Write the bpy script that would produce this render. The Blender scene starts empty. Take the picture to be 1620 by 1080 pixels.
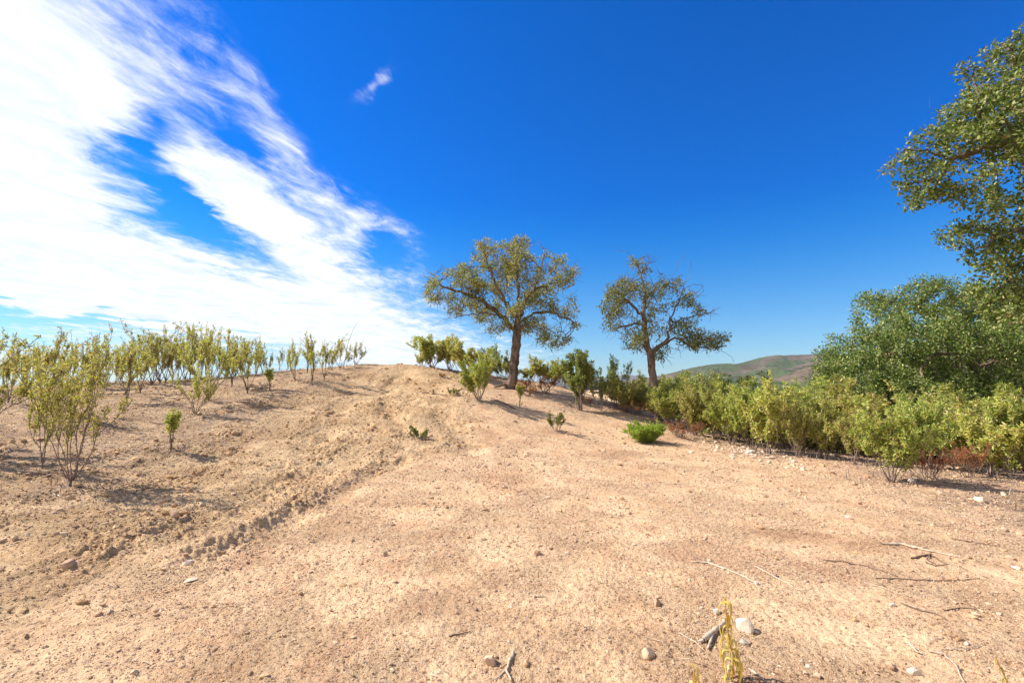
import bpy, math, random
import numpy as np
from mathutils import Vector
R = math.radians
rng = np.random.default_rng(11)
sc = bpy.context.scene
C = sc.collection

# ------------------------------------------------------------------ camera
F = 765.0; CX, CY = 810.0, 540.0; EYE = 1.6
PITCH = math.atan(70.0 / F)
cam = bpy.data.cameras.new("camera"); camo = bpy.data.objects.new("camera", cam); C.objects.link(camo)
cam.sensor_width = 36.0; cam.lens = 36.0 * F / 1620.0; cam.clip_end = 40000; cam.clip_start = 0.05
camo.location = (0, 0, EYE); camo.rotation_euler = (R(90) + PITCH, 0, 0)
sc.camera = camo
cp, sp = math.cos(PITCH), math.sin(PITCH)
def ray(u, v):
    a = (u - CX) / F; b = (CY - v) / F
    return np.array([a, cp - b * sp, sp + b * cp])
def at(u, v, Y):
    d = ray(u, v); return np.array([0, 0, EYE]) + d * (Y / d[1])

# ------------------------------------------------------------------ noise
def _hash(ix, iy, seed):
    h = (ix.astype(np.int64) * 374761393 + iy.astype(np.int64) * 668265263 + seed * 2147483647) & 0xffffffff
    h = ((h ^ (h >> 13)) * 1274126177) & 0xffffffff
    h = ((h ^ (h >> 16)) * 2246822519) & 0xffffffff
    return ((h ^ (h >> 15)) & 0xffffff) / float(0xffffff)
def noise(x, y, seed=0):
    ix = np.floor(x); iy = np.floor(y); fx = x - ix; fy = y - iy
    def g(ax, ay, dx, dy):
        t = _hash(ax, ay, seed) * 2 * np.pi
        return np.cos(t) * dx + np.sin(t) * dy
    sx = fx * fx * fx * (fx * (fx * 6 - 15) + 10); sy = fy * fy * fy * (fy * (fy * 6 - 15) + 10)
    a = g(ix, iy, fx, fy); b = g(ix + 1, iy, fx - 1, fy); c = g(ix, iy + 1, fx, fy - 1); d = g(ix + 1, iy + 1, fx - 1, fy - 1)
    return 1.4 * ((a + (b - a) * sx) * (1 - sy) + (c + (d - c) * sx) * sy)
def fbm(x, y, seed, octv=4, gain=.5):
    s = 0; a = 1; f = 1
    for k in range(octv):
        s = s + a * noise(x * f + 17.3 * k, y * f - 9.1 * k, seed + k); a *= gain; f *= 2.03
    return s
def worley(x, y, seed):
    ix = np.floor(x); iy = np.floor(y); best = np.full(np.shape(x), 9.0)
    for ox in (-1, 0, 1):
        for oy in (-1, 0, 1):
            cx = ix + ox; cy = iy + oy
            px = cx + _hash(cx, cy, seed); py = cy + _hash(cx, cy, seed + 7)
            best = np.minimum(best, (x - px) ** 2 + (y - py) ** 2)
    return np.sqrt(best)
def sst(e0, e1, x):
    t = np.clip((x - e0) / (e1 - e0), 0, 1); return t * t * (3 - 2 * t)

# ------------------------------------------------------------------ terrain
ctrl_px = [(810,1080,2.6),(0,1080,2.68),(1620,1080,2.58),(300,900,4.4),(1300,850,5.1),(810,850,5.15),
 (112,770,7.3),(0,700,9.6),(270,715,9.5),(305,655,12.3),(200,636,14),(300,607,17.8),(0,612,17.2),(130,610,17.5),
 (480,609,17),(420,592,20.5),(560,579,22),(650,578,23),(560,780,7.1),(560,690,11.5),(600,622,17.2),(757,632,15.5),
 (805,615,20),(710,588,22.2),(880,609,22.5),(918,650,17.2),(880,683,13.5),(810,690,11.9),(1022,699,13.2),(1040,664,17.2),
 (965,645,18),(1120,700,13.8),(1220,718,11.4),(1410,763,8.1),(1560,755,8.6),(1620,800,6.7),(700,780,7.2),(1100,780,7.3)]
ctrl = [at(*c) for c in ctrl_px] + [np.array(c, float) for c in [
 (16,19,-1.9),(26,24,-4.5),(9,24,-.9),(12,14,-.7),(15,10,-.5),(4,28,.2),(-6,30,1.6),(-16,28,.9),(-28,24,.4),(-22,12,.7),(-16,6,.3),
 (0,-4,-.1),(0,-14,-.6),(-14,-8,-.2),(14,-8,-.4),(14,3,-.2),(30,8,-2.5),(-34,-2,.2),(36,-10,-2),(0,42,-2.5),(-20,42,-2.),(24,42,-7.),(-40,36,-1.5)]]
ctrl = np.array(ctrl)
def _tps(d2): return np.where(d2 > 0, 0.5 * d2 * np.log(d2 + 1e-12), 0)
n = len(ctrl); K = _tps(((ctrl[:, None, :2] - ctrl[None, :, :2]) ** 2).sum(-1)) + np.eye(n) * 1.2
Pm = np.c_[np.ones(n), ctrl[:, :2]]
sol = np.linalg.solve(np.block([[K, Pm], [Pm.T, np.zeros((3, 3))]]), np.r_[ctrl[:, 2], np.zeros(3)])
def base_h(x, y):
    x = np.asarray(x, float); y = np.asarray(y, float); z = sol[n] + sol[n + 1] * x + sol[n + 2] * y
    for i in range(n): z = z + sol[i] * _tps((x - ctrl[i, 0]) ** 2 + (y - ctrl[i, 1]) ** 2)
    r = np.hypot(x, y); t = sst(30, 62, r)
    far = -6 - 16 * sst(45, 400, r) + 5 * noise(x / 160, y / 160, 5) * sst(60, 200, r)
    return z * (1 - t) + far * t
def hit(u, v):
    d = ray(u, v); t = np.geomspace(1.2, 60, 900); z = EYE + d[2] * t
    below = z < base_h(d[0] * t, d[1] * t)
    k = np.argmax(below) if below.any() else 899
    return np.array([d[0] * t[k], d[1] * t[k]])
def seg_dist(x, y, pts):
    best = np.full(np.shape(x), 1e9); side = np.zeros(np.shape(x))
    for a, b in zip(pts[:-1], pts[1:]):
        dx, dy = b - a; L = dx * dx + dy * dy
        t = np.clip(((x - a[0]) * dx + (y - a[1]) * dy) / L, 0, 1)
        ex = x - a[0] - t * dx; ey = y - a[1] - t * dy; d = np.hypot(ex, ey)
        s = np.sign(dx * ey - dy * ex); m = d < best
        best = np.where(m, d, best); side = np.where(m, s, side)
    return best, side
BANK = np.array([(-5.5, 1.6)] + [tuple(hit(*p)) for p in [(0,985),(150,935),(290,890),(410,855),(500,800),(590,752),(690,722),(740,695),(742,655)]] + [(-1.6, 17.5), (-3, 26)])
RUTS = [(np.array([hit(*p) for p in pts]), w, dep) for pts, w, dep in [
  ([(622,600),(610,625),(612,650),(650,690),(690,705)], .22, .13),
  ([(560,600),(540,640),(520,680),(490,730),(420,790),(300,850)], .28, .08),
  ([(700,660),(730,690),(745,715)], .3, .10),
  ([(640,730),(560,765),(500,800),(420,850),(330,885)], .2, .09),
  ([(640,590),(650,640),(600,690),(540,725)], .35, .06),
  ([(0,950),(120,900),(260,850)], .14, .05)]]
def left_mask(x, y):
    d, s = seg_dist(x, y, BANK)
    return sst(-.25, .35, d * s + .12 * noise(x * 1.7, y * 1.7, 91))
def ground_h(x, y, detail=True):
    x = np.asarray(x, float); y = np.asarray(y, float)
    z = base_h(x, y)
    r = np.hypot(x, y); near = 1 - sst(34, 60, r)
    L = left_mask(x, y)
    z = z + (.02 + .03 * noise(x * .7, y * .7, 19)) * L * near + near * (.05 * noise(x * .8, y * .45, 3) * (.35 + L))
    rutm = 0
    for pts, w, dep in RUTS:
        d, s = seg_dist(x + .1 * noise(x * 2, y * 2, 55), y + .12 * noise(x * 2, y * 2, 56), pts)
        z = z - near * dep * .55 * np.exp(-(d / w) ** 2) + near * dep * .2 * np.exp(-((d - 1.9 * w) / w) ** 2); rutm = rutm + np.exp(-(d / w / 1.8) ** 2)
    if detail:
        patch = sst(-.25, .5, fbm(x * .9, y * .6, 21, 3))
        dB, sB = seg_dist(x, y, BANK); rutm = np.clip(rutm + .3 * np.exp(-((dB - .3) / .5) ** 2), 0, 1.2)
        rutm = rutm * sst(-.5, .4, fbm(x * 2.3, y * 1.6, 27, 3)); patch = np.clip(np.maximum(patch, rutm * .9), 0, 1); amp = near * ((.2 + .8 * L) * (.4 + .6 * patch) + .35 * rutm)
        fur = fbm(x * 3.6, y * 1.3, 31, 2)
        clod = 1 - np.clip(worley(x * 10 + .8 * noise(x * 5, y * 5, 8), y * 7.5 + .8 * noise(x * 6, y * 4, 18), 41), 0, 1)
        clod2 = 1 - np.clip(worley(x * 17, y * 13, 43), 0, 1)
        z = z + amp * (.034 * fur + .030 * clod ** 2 * patch + .022 * clod2 ** 2 + .016 * fbm(x * 12, y * 9, 61, 3, .6))
        z = z + near * .009 * fbm(x * 14, y * 14, 71, 4, .66)
    return z
def gz(x, y): return float(ground_h(np.array([x]), np.array([y]))[0])

# ------------------------------------------------------------------ helpers
def make_mesh(name, V, faces, mat=None, smooth=False, attrs=None):
    """faces: array (N,3) / (N,4) or list of such arrays"""
    if not isinstance(faces, list): faces = [faces]
    faces = [f for f in faces if len(f)]
    me = bpy.data.meshes.new(name); V = np.asarray(V, np.float32)
    me.vertices.add(len(V)); me.vertices.foreach_set('co', V.ravel())
    idx = np.concatenate([f.ravel() for f in faces]).astype(np.int32)
    tot = np.concatenate([np.full(len(f), f.shape[1]) for f in faces]).astype(np.int32)
    st = np.concatenate([[0], np.cumsum(tot)[:-1]]).astype(np.int32)
    me.loops.add(len(idx)); me.loops.foreach_set('vertex_index', idx)
    me.polygons.add(len(tot)); me.polygons.foreach_set('loop_start', st)
    me.polygons.foreach_set('use_smooth', np.full(len(tot), smooth))
    for k, a in (attrs or {}).items():
        at_ = me.attributes.new(k, 'FLOAT', 'POINT'); at_.data.foreach_set('value', np.asarray(a, np.float32))
    me.update(calc_edges=True)
    if mat: me.materials.append(mat)
    return me
def obj(name, me, parent=None):
    o = bpy.data.objects.new(name, me); C.objects.link(o)
    if parent: o.parent = parent
    return o
def tag(o, label=None, cat=None, group=None, kind=None):
    if label: o['label'] = label
    if cat: o['category'] = cat
    if group: o['group'] = group
    if kind: o['kind'] = kind
    return o
def nrm(a): return a / (np.linalg.norm(a, axis=-1, keepdims=True) + 1e-9)

class Tubes:
    def __init__(s): s.V = []; s.F = []; s.T = []; s.n = 0
    def add(s, pts, rad, sides=6, knob=0):
        pts = np.asarray(pts, float); rad = np.asarray(rad, float); m = len(pts)
        if m < 2: return
        t = np.gradient(pts, axis=0); t = nrm(t)
        ref = np.array([0, 0, 1.0]) if abs(t[0][2]) < .85 else np.array([1.0, 0, 0])
        a = nrm(np.cross(t, ref)); 
        for i in range(1, m):
            if np.dot(a[i], a[i - 1]) < 0: a[i] = -a[i]
        b = np.cross(t, a)
        th = np.arange(sides) * 2 * np.pi / sides
        rr = rad[:, None] * np.ones(sides)
        if knob: rr = rr * (1 + knob * rng.uniform(-1, 1, rr.shape))
        ring = pts[:, None] + rr[..., None] * (np.cos(th)[None, :, None] * a[:, None] + np.sin(th)[None, :, None] * b[:, None])
        i = np.arange(m - 1)[:, None] * sides; j = np.arange(sides)[None]; j2 = (j + 1) % sides
        q = np.stack([i + j, i + j2, i + sides + j2, i + sides + j], -1).reshape(-1, 4) + s.n
        s.V.append(ring.reshape(-1, 3)); s.F.append(q); s.n += m * sides
        s.V.append(pts[-1:] + t[-1:] * rad[-1]); e = s.n; s.n += 1
        k = np.arange(sides); s.T.append(np.stack([e - sides + k, e - sides + (k + 1) % sides, np.full(sides, e)], -1))
    def mesh(s, name, mat, smooth=True):
        return make_mesh(name, np.concatenate(s.V), [np.concatenate(s.F), np.concatenate(s.T)], mat, smooth)

def leaf_mesh(name, pos, axis, size, wr, mat, fold=.25, up=.6, hexa=True, droop=.0):
    N = len(pos); pos = np.asarray(pos); axis = nrm(np.asarray(axis)); size = np.asarray(size)[:, None]
    rn = rng.normal(size=(N, 3)) * 1.0; rn[:, 2] += up
    side = nrm(np.cross(axis, rn)); nor = nrm(np.cross(side, axis))
    w = size * wr * .5; f = w * fold * 2
    if hexa:
        b = pos; tip = pos + axis * size - nor * size * droop
        L1 = pos + axis * size * .33 + side * w + nor * f; L2 = pos + axis * size * .72 + side * w * .85 + nor * (f - size * droop * .5)
        R1 = pos + axis * size * .33 - side * w + nor * f; R2 = pos + axis * size * .72 - side * w * .85 + nor * (f - size * droop * .5)
        V = np.stack([b, L1, L2, tip, R2, R1], 1).reshape(-1, 3); k = 6
        o = np.arange(N)[:, None] * 6
        Fq = np.concatenate([o + np.array([[0, 3, 2, 1]]), o + np.array([[0, 5, 4, 3]])])
    else:
        b = pos; tip = pos + axis * size
        L = pos + axis * size * .5 + side * w + nor * f; Rr = pos + axis * size * .5 - side * w + nor * f
        V = np.stack([b, L, tip, Rr], 1).reshape(-1, 3); k = 4
        o = np.arange(N)[:, None] * 4
        Fq = np.concatenate([o + np.array([[0, 2, 1]]), o + np.array([[0, 3, 2]])])
    return make_mesh(name, V, Fq, mat, False, {'rnd': np.repeat(rng.random(N), k)})

# ------------------------------------------------------------------ materials
def newmat(name):
    m = bpy.data.materials.new(name); m.use_nodes = True; nt = m.node_tree; nt.nodes.clear()
    out = nt.nodes.new('ShaderNodeOutputMaterial'); return m, nt, out
def ramp(nt, fac, cols, interp='LINEAR'):
    n_ = nt.nodes.new('ShaderNodeValToRGB'); r = n_.color_ramp; r.interpolation = interp
    while len(r.elements) < len(cols): r.elements.new(.5)
    for e, (p, c) in zip(r.elements, cols): e.position = p; e.color = (*c, 1)
    nt.links.new(fac, n_.inputs[0]); return n_.outputs[0]
def nz(nt, vec, scale, detail=4, rough=.55, dist=0, out=0):
    n_ = nt.nodes.new('ShaderNodeTexNoise'); n_.inputs['Scale'].default_value = scale; n_.inputs['Detail'].default_value = detail
    n_.inputs['Roughness'].default_value = rough; n_.inputs['Distortion'].default_value = dist
    if vec is not None: nt.links.new(vec, n_.inputs['Vector'])
    return n_.outputs[out]
def mth(nt, op, a, b=None, c=None, clamp=False):
    n_ = nt.nodes.new('ShaderNodeMath'); n_.operation = op; n_.use_clamp = clamp
    for i, v in enumerate((a, b, c)):
        if v is None: continue
        if isinstance(v, (int, float)): n_.inputs[i].default_value = v
        else: nt.links.new(v, n_.inputs[i])
    return n_.outputs[0]
def mapr(nt, v, a, b, c=0, d=1, smooth=True):
    n_ = nt.nodes.new('ShaderNodeMapRange'); n_.interpolation_type = 'SMOOTHSTEP' if smooth else 'LINEAR'
    nt.links.new(v, n_.inputs[0])
    for i, k in enumerate((a, b, c, d)): n_.inputs[i + 1].default_value = k
    return n_.outputs[0]
def mixc(nt, fac, a, b, blend='MIX'):
    n_ = nt.nodes.new('ShaderNodeMix'); n_.data_type = 'RGBA'; n_.blend_type = blend
    for sock, v in ((n_.inputs[0], fac), (n_.inputs[6], a), (n_.inputs[7], b)):
        if isinstance(v, (int, float)): sock.default_value = v
        elif isinstance(v, tuple): sock.default_value = (*v, 1)
        else: nt.links.new(v, sock)
    return n_.outputs[2]
def leafmat(name, cols, trans=.3, gloss=.08, rough=.45):
    m, nt, out = newmat(name)
    a = nt.nodes.new('ShaderNodeAttribute'); a.attribute_name = 'rnd'
    col = ramp(nt, a.outputs['Fac'], cols)
    oi = nt.nodes.new('ShaderNodeObjectInfo')
    hs = nt.nodes.new('ShaderNodeHueSaturation'); nt.links.new(col, hs.inputs['Color'])
    nt.links.new(mapr(nt, oi.outputs['Random'], 0, 1, .488, .507, False), hs.inputs['Hue'])
    nt.links.new(mapr(nt, oi.outputs['Random'], 0, 1, .8, 1.15, False), hs.inputs['Value'])
    col = hs.outputs[0]
    d = nt.nodes.new('ShaderNodeBsdfPrincipled'); nt.links.new(col, d.inputs['Base Color']); d.inputs['Roughness'].default_value = rough
    d.inputs['Specular IOR Level'].default_value = gloss * 5
    t = nt.nodes.new('ShaderNodeBsdfTranslucent'); nt.links.new(mixc(nt, .5, col, (.9, 1., .35), 'MULTIPLY'), t.inputs[0])
    mx = nt.nodes.new('ShaderNodeMixShader'); mx.inputs[0].default_value = trans
    nt.links.new(d.outputs[0], mx.inputs[1]); nt.links.new(t.outputs[0], mx.inputs[2]); nt.links.new(mx.outputs[0], out.inputs[0])
    return m
def barkmat(name, c1, c2, scale=8, bump=.02, stretch=.3):
    m, nt, out = newmat(name)
    tc = nt.nodes.new('ShaderNodeTexCoord'); mp = nt.nodes.new('ShaderNodeMapping'); mp.inputs['Scale'].default_value = (1, 1, stretch)
    nt.links.new(tc.outputs['Object'], mp.inputs[0])
    f = nz(nt, mp.outputs[0], scale, 6, .65, .6)
    col = ramp(nt, f, [(.32, c1), (.68, c2)])
    d = nt.nodes.new('ShaderNodeBsdfPrincipled'); nt.links.new(col, d.inputs['Base Color']); d.inputs['Roughness'].default_value = .9
    d.inputs['Specular IOR Level'].default_value = .15
    b = nt.nodes.new('ShaderNodeBump'); b.inputs['Distance'].default_value = bump; b.inputs['Strength'].default_value = 1
    nt.links.new(f, b.inputs['Height']); nt.links.new(b.outputs[0], d.inputs['Normal']); nt.links.new(d.outputs[0], out.inputs[0])
    return m
M_rock = leafmat('rockrose_leaf', [(0, (.25, .27, .045)), (.3, (.43, .43, .09)), (.65, (.61, .57, .16)), (.9, (.66, .54, .26)), (1, (.45, .25, .1))], .45, .05)
M_rockg = leafmat('rockrose_leaf_green', [(0, (.19, .26, .04)), (.35, (.36, .40, .08)), (.75, (.54, .52, .15)), (1, (.58, .46, .18))], .45, .05)
M_rockd = leafmat('rockrose_leaf_dark', [(0, (.10, .15, .03)), (.5, (.22, .27, .06)), (.85, (.42, .41, .11)), (1, (.48, .40, .15))], .38, .06)
M_oak = leafmat('oak_leaf', [(0, (.09, .13, .025)), (.45, (.20, .25, .055)), (.8, (.37, .36, .12)), (1, (.50, .41, .2))], .3, .06, .5)
M_oakp = leafmat('oak_leaf_pale', [(0, (.12, .145, .03)), (.45, (.27, .285, .065)), (.8, (.44, .39, .13)), (1, (.50, .36, .16))], .3, .06, .5)
M_oakn = leafmat('oak_leaf_near', [(0, (.06, .11, .012)), (.5, (.16, .23, .035)), (.85, (.30, .34, .08)), (1, (.55, .50, .24))], .3, .07, .45)
M_bright = leafmat('heath_leaf', [(0, (.16, .26, .02)), (.5, (.32, .42, .04)), (1, (.55, .56, .11))], .4)
M_red = leafmat('dry_leaf', [(0, (.24, .09, .03)), (.5, (.44, .17, .06)), (1, (.55, .30, .12))], .3, .04)
M_straw = leafmat('yellow_leaf', [(0, (.48, .30, .03)), (.5, (.66, .48, .09)), (1, (.74, .62, .28))], .3)
M_bark = barkmat('cork_bark', (.055, .038, .028), (.27, .19, .135), 7, .05)
M_twig = barkmat('twig_bark', (.09, .06, .045), (.22, .15, .11), 20, .006)
M_stem = barkmat('shrub_bark', (.10, .065, .05), (.30, .22, .18), 18, .004)
M_dead = barkmat('dead_wood', (.30, .21, .14), (.62, .49, .36), 22, .004, .15)
M_deadd = barkmat('dark_dead_wood', (.10, .06, .04), (.26, .17, .12), 22, .004, .15)

# ground material
def ground_material():
    m, nt, out = newmat('dry_soil')
    tc = nt.nodes.new('ShaderNodeTexCoord'); P = tc.outputs['Object']
    at_ = nt.nodes.new('ShaderNodeAttribute'); at_.attribute_name = 'rough'
    al = nt.nodes.new('ShaderNodeAttribute'); al.attribute_name = 'litter'
    big = nz(nt, P, .7, 7, .62, .7); mid = nz(nt, P, 4.5, 5, .65, .3); fine = nz(nt, P, 38, 5, .7); vf = nz(nt, P, 130, 3, .7)
    right = ramp(nt, big, [(.30, (.54, .31, .17)), (.42, (.64, .40, .225)), (.55, (.70, .47, .275)), (.64, (.645, .385, .22)), (.75, (.53, .30, .17))])
    left = ramp(nt, big, [(.28, (.38, .225, .11)), (.42, (.48, .305, .155)), (.56, (.60, .41, .225)), (.64, (.47, .30, .155)), (.75, (.35, .205, .105))])
    col = mixc(nt, at_.outputs['Fac'], right, left)
    col = mixc(nt, mapr(nt, mid, .56, .72, 0, .5), col, (.68, .49, .29))
    col = mixc(nt, mapr(nt, mid, .46, .3, 0, .45), col, (.46, .235, .13))
    grit = mapr(nt, nz(nt, P, 1.15, 5, .6, .5), .36, .62, .62, 1.0)
    col = mixc(nt, mth(nt, 'MULTIPLY', grit, mapr(nt, fine, .55, .66, 0, .6)), col, (.76, .58, .38))
    col = mixc(nt, mth(nt, 'MULTIPLY', grit, mapr(nt, fine, .47, .36, 0, 1)), col, (.19, .09, .042))
    sp_ = nt.nodes.new('ShaderNodeTexVoronoi'); sp_.inputs['Scale'].default_value = 34; nt.links.new(P, sp_.inputs['Vector'])
    chip = mth(nt, 'MULTIPLY', mapr(nt, sp_.outputs['Distance'], .22, .12), mapr(nt, nz(nt, P, 21, 2), .58, .64))
    col = mixc(nt, chip, col, (.80, .72, .60))
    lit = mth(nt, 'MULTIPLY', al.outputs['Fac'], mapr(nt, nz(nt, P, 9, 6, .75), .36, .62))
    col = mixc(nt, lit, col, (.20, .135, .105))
    d = nt.nodes.new('ShaderNodeBsdfPrincipled'); nt.links.new(col, d.inputs['Base Color']); d.inputs['Roughness'].default_value = .95
    d.inputs['Specular IOR Level'].default_value = .1
    h = mth(nt, 'ADD', mth(nt, 'MULTIPLY', fine, 1.0), mth(nt, 'MULTIPLY', vf, .35))
    h = mth(nt, 'ADD', h, mth(nt, 'MULTIPLY', mapr(nt, sp_.outputs['Distance'], .3, .1), mth(nt, 'MULTIPLY', mapr(nt, nz(nt, P, 15, 2), .5, .6), .4)))
    b = nt.nodes.new('ShaderNodeBump'); b.inputs['Distance'].default_value = .055; nt.links.new(grit, b.inputs['Strength'])
    nt.links.new(h, b.inputs['Height']); nt.links.new(b.outputs[0], d.inputs['Normal']); nt.links.new(d.outputs[0], out.inputs[0])
    return m
M_ground = ground_material()
def stonemat():
    m, nt, out = newmat('stone')
    tc = nt.nodes.new('ShaderNodeTexCoord'); a = nt.nodes.new('ShaderNodeAttribute'); a.attribute_name = 'rnd'
    f = nz(nt, tc.outputs['Object'], 26, 5, .65)
    c = ramp(nt, a.outputs['Fac'], [(0, (.28, .15, .085)), (.4, (.42, .25, .145)), (.75, (.54, .36, .22)), (.86, (.46, .36, .26)), (.93, (.60, .48, .36)), (1, (.27, .21, .17))])
    c = mixc(nt, mapr(nt, f, .35, .7, 0, .4), c, (.7, .56, .43))
    d = nt.nodes.new('ShaderNodeBsdfPrincipled'); nt.links.new(c, d.inputs['Base Color']); d.inputs['Roughness'].default_value = .9; d.inputs['Specular IOR Level'].default_value = .2
    b = nt.nodes.new('ShaderNodeBump'); b.inputs['Distance'].default_value = .004; nt.links.new(f, b.inputs['Height']); nt.links.new(b.outputs[0], d.inputs['Normal'])
    nt.links.new(d.outputs[0], out.inputs[0]); return m
M_stone = stonemat()
def clodmat():
    m, nt, out = newmat('clod'); a = nt.nodes.new('ShaderNodeAttribute'); a.attribute_name = 'rnd'
    c = ramp(nt, a.outputs['Fac'], [(0, (.33, .19, .095)), (.5, (.48, .30, .155)), (.85, (.60, .41, .23)), (1, (.5, .4, .3))])
    d = nt.nodes.new('ShaderNodeBsdfPrincipled'); nt.links.new(c, d.inputs['Base Color']); d.inputs['Roughness'].default_value = .95; d.inputs['Specular IOR Level'].default_value = .1
    tc = nt.nodes.new('ShaderNodeTexCoord'); f = nz(nt, tc.outputs['Object'], 60, 4, .7)
    b = nt.nodes.new('ShaderNodeBump'); b.inputs['Distance'].default_value = .01; nt.links.new(f, b.inputs['Height']); nt.links.new(b.outputs[0], d.inputs['Normal'])
    nt.links.new(d.outputs[0], out.inputs[0]); return m
M_clod = clodmat()

# ------------------------------------------------------------------ plant generators
def grow_shrub(seed, H=2.0, spread=.75, stems=6, dens=1.0, leaf=.05, lowest=.35, wr=.26, lean=0., trunk=.0, twiggy=1.0, r0=.016, perp=.55, droop0=-.15, blen=1.0):
    g = np.random.default_rng(seed); TS = []; LP = []; LA = []
    def branch(p, d, L, r, level, hmax):
        nseg = max(3, int(L / .11)); pts = [p]; q = p.copy(); dd = d.copy()
        for i in range(nseg):
            dd = nrm(dd + g.normal(size=3) * .16 + np.array([0, 0, .20 if level else .07]))
            q = q + dd * (L / nseg); pts.append(q)
        pts = np.array(pts); rad = np.linspace(r, max(r * .35, .0018), len(pts))
        TS[-1].add(pts, rad, 6 if level == 0 else (4 if level == 1 else 3))
        if level < 3:
            nb = {0: 8, 1: 4, 2: 1.6}[level] * twiggy
            nb = max(1, int(nb * g.uniform(.7, 1.2)))
            for k in range(nb):
                t = g.uniform(.28 if level == 0 else .2, .80 if level == 0 else .9); i = min(int(t * nseg), nseg - 1)
                base = pts[i]; ax = nrm(pts[i + 1] - pts[i])
                o = nrm(g.normal(size=3)); o = nrm(o - ax * np.dot(o, ax))
                nd = nrm(ax * .9 + o * g.uniform(.3, perp + .3) + np.array([0, 0, .45]))
                branch(base, nd, blen * L * g.uniform(.22, .62) * (1.15 - .55 * t), rad[i] * .6, level + 1, hmax)
        if True:
            n_l = int(dens * L * (26 if level == 0 else 40 if level == 1 else 62)) + (5 if level >= 1 else 7)
            for k in range(n_l):
                t = 1 - g.random() ** (2.2 if level else 3.0) * .95; i = min(int(t * nseg), nseg - 1)
                a = pts[i] + (pts[i + 1] - pts[i]) * (t * nseg - i if t < 1 else 1)
                if a[2] < lowest * H * g.uniform(.75, 1.25): continue
                ax = nrm(pts[i + 1] - pts[i]); o = nrm(g.normal(size=3))
                LP.append(a + o * .006); LA.append(ax * .5 + o * .8 + np.array([0, 0, droop0]))
    for s in range(stems):
        th = 2 * np.pi * (s + g.uniform(-.3, .3)) / stems; sp_ = g.uniform(.15, 1) * spread
        d = nrm(np.array([math.cos(th) * sp_ + lean, math.sin(th) * sp_, 1.0]))
        p0 = np.array([math.cos(th), math.sin(th), 0]) * .03 + np.array([0, 0, trunk - .04 if trunk else -.04])
        TS.append(Tubes()); branch(p0, d, H * g.uniform(.62, 1.0), r0 * g.uniform(.7, 1.1), 0, H)
    if trunk: TS[0].add([(0, 0, -.12), (.01, .01, trunk * .5), (0, 0, trunk + .03)], [r0 * 2.4, r0 * 1.9, r0 * 1.7], 8)
    LP = np.array(LP); LA = np.array(LA)
    sz = leaf * g.uniform(.65, 1.25, len(LP))
    top = LP[:, 2].max()
    return TS, LP, LA, sz, wr, top
SHRUBS = {}
def shrub_proto(key, mat, stem_mat=None, **kw):
    TS, LP, LA, sz, wr, top = grow_shrub(**kw)
    s = 1.0 / top
    for T in TS:
        for i in range(len(T.V)): T.V[i] = T.V[i] * s
    LP = LP * s
    SHRUBS[key] = ([T.mesh('stem', stem_mat or M_stem) for T in TS], leaf_mesh('foliage', LP, LA, sz * s, wr, mat, .2, .4, True, .12), top)
used_shrub = []
def shrub(key, u, v, Y, vtop=None, H=None, label=None, group=None, name='rockrose_shrub', cat='shrub', rz=None, wide=1.0, xy=None, lean=0):
    if xy is None:
        p = at(u, v, Y); x, y = p[0], p[1]
    else: x, y = xy
    z = gz(x, y)
    if H is None:
        H = at(u, vtop, math.hypot(0, y))[2] - z
    a, b, top = SHRUBS[key]
    e = bpy.data.objects.new(name, None); C.objects.link(e); e.empty_display_size = .2
    e.location = (x, y, z - .01); e.rotation_euler = (rng.uniform(-.09, .09), rng.uniform(-.09, .09), rng.uniform(0, 6.28) if rz is None else rz)
    e.scale = (H * wide, H * wide, H)
    tag(e, label, cat, group)
    for m_ in a: obj('stem', m_, e)
    obj('foliage', b, e)
    used_shrub.append((x, y, H * wide))
    return e

# trees --------------------------------------------------------------
def colonize(seedpos, seedpar, A, step, di, dk, iters, g, jit=.25, grav=0):
    pos = [np.array(p, float) for p in seedpos]; par = list(seedpar)
    Pn = np.array(pos); d = np.linalg.norm(A[:, None] - Pn[None], axis=2); near = d.argmin(1); nd = d.min(1)
    alive = nd > dk
    for it in range(iters):
        act = alive & (nd < di)
        if not act.any(): break
        ids, inv = np.unique(near[act], return_inverse=True)
        dirs = np.zeros((len(ids), 3)); vec = nrm(A[act] - np.array([pos[i] for i in near[act]]))
        np.add.at(dirs, inv, vec)
        dirs = nrm(dirs + 1e-4); dirs = nrm(dirs + g.normal(size=dirs.shape) * jit + np.array([0, 0, grav]))
        new = np.array([pos[i] for i in ids]) + dirs * step
        k0 = len(pos)
        for i, q in zip(ids, new): pos.append(q); par.append(int(i))
        dn = np.linalg.norm(A[:, None] - new[None], axis=2); m = dn.min(1); am = dn.argmin(1)
        upd = m < nd; near = np.where(upd, k0 + am, near); nd = np.where(upd, m, nd)
        alive &= nd > dk
    return np.array(pos), np.array(par)
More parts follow.
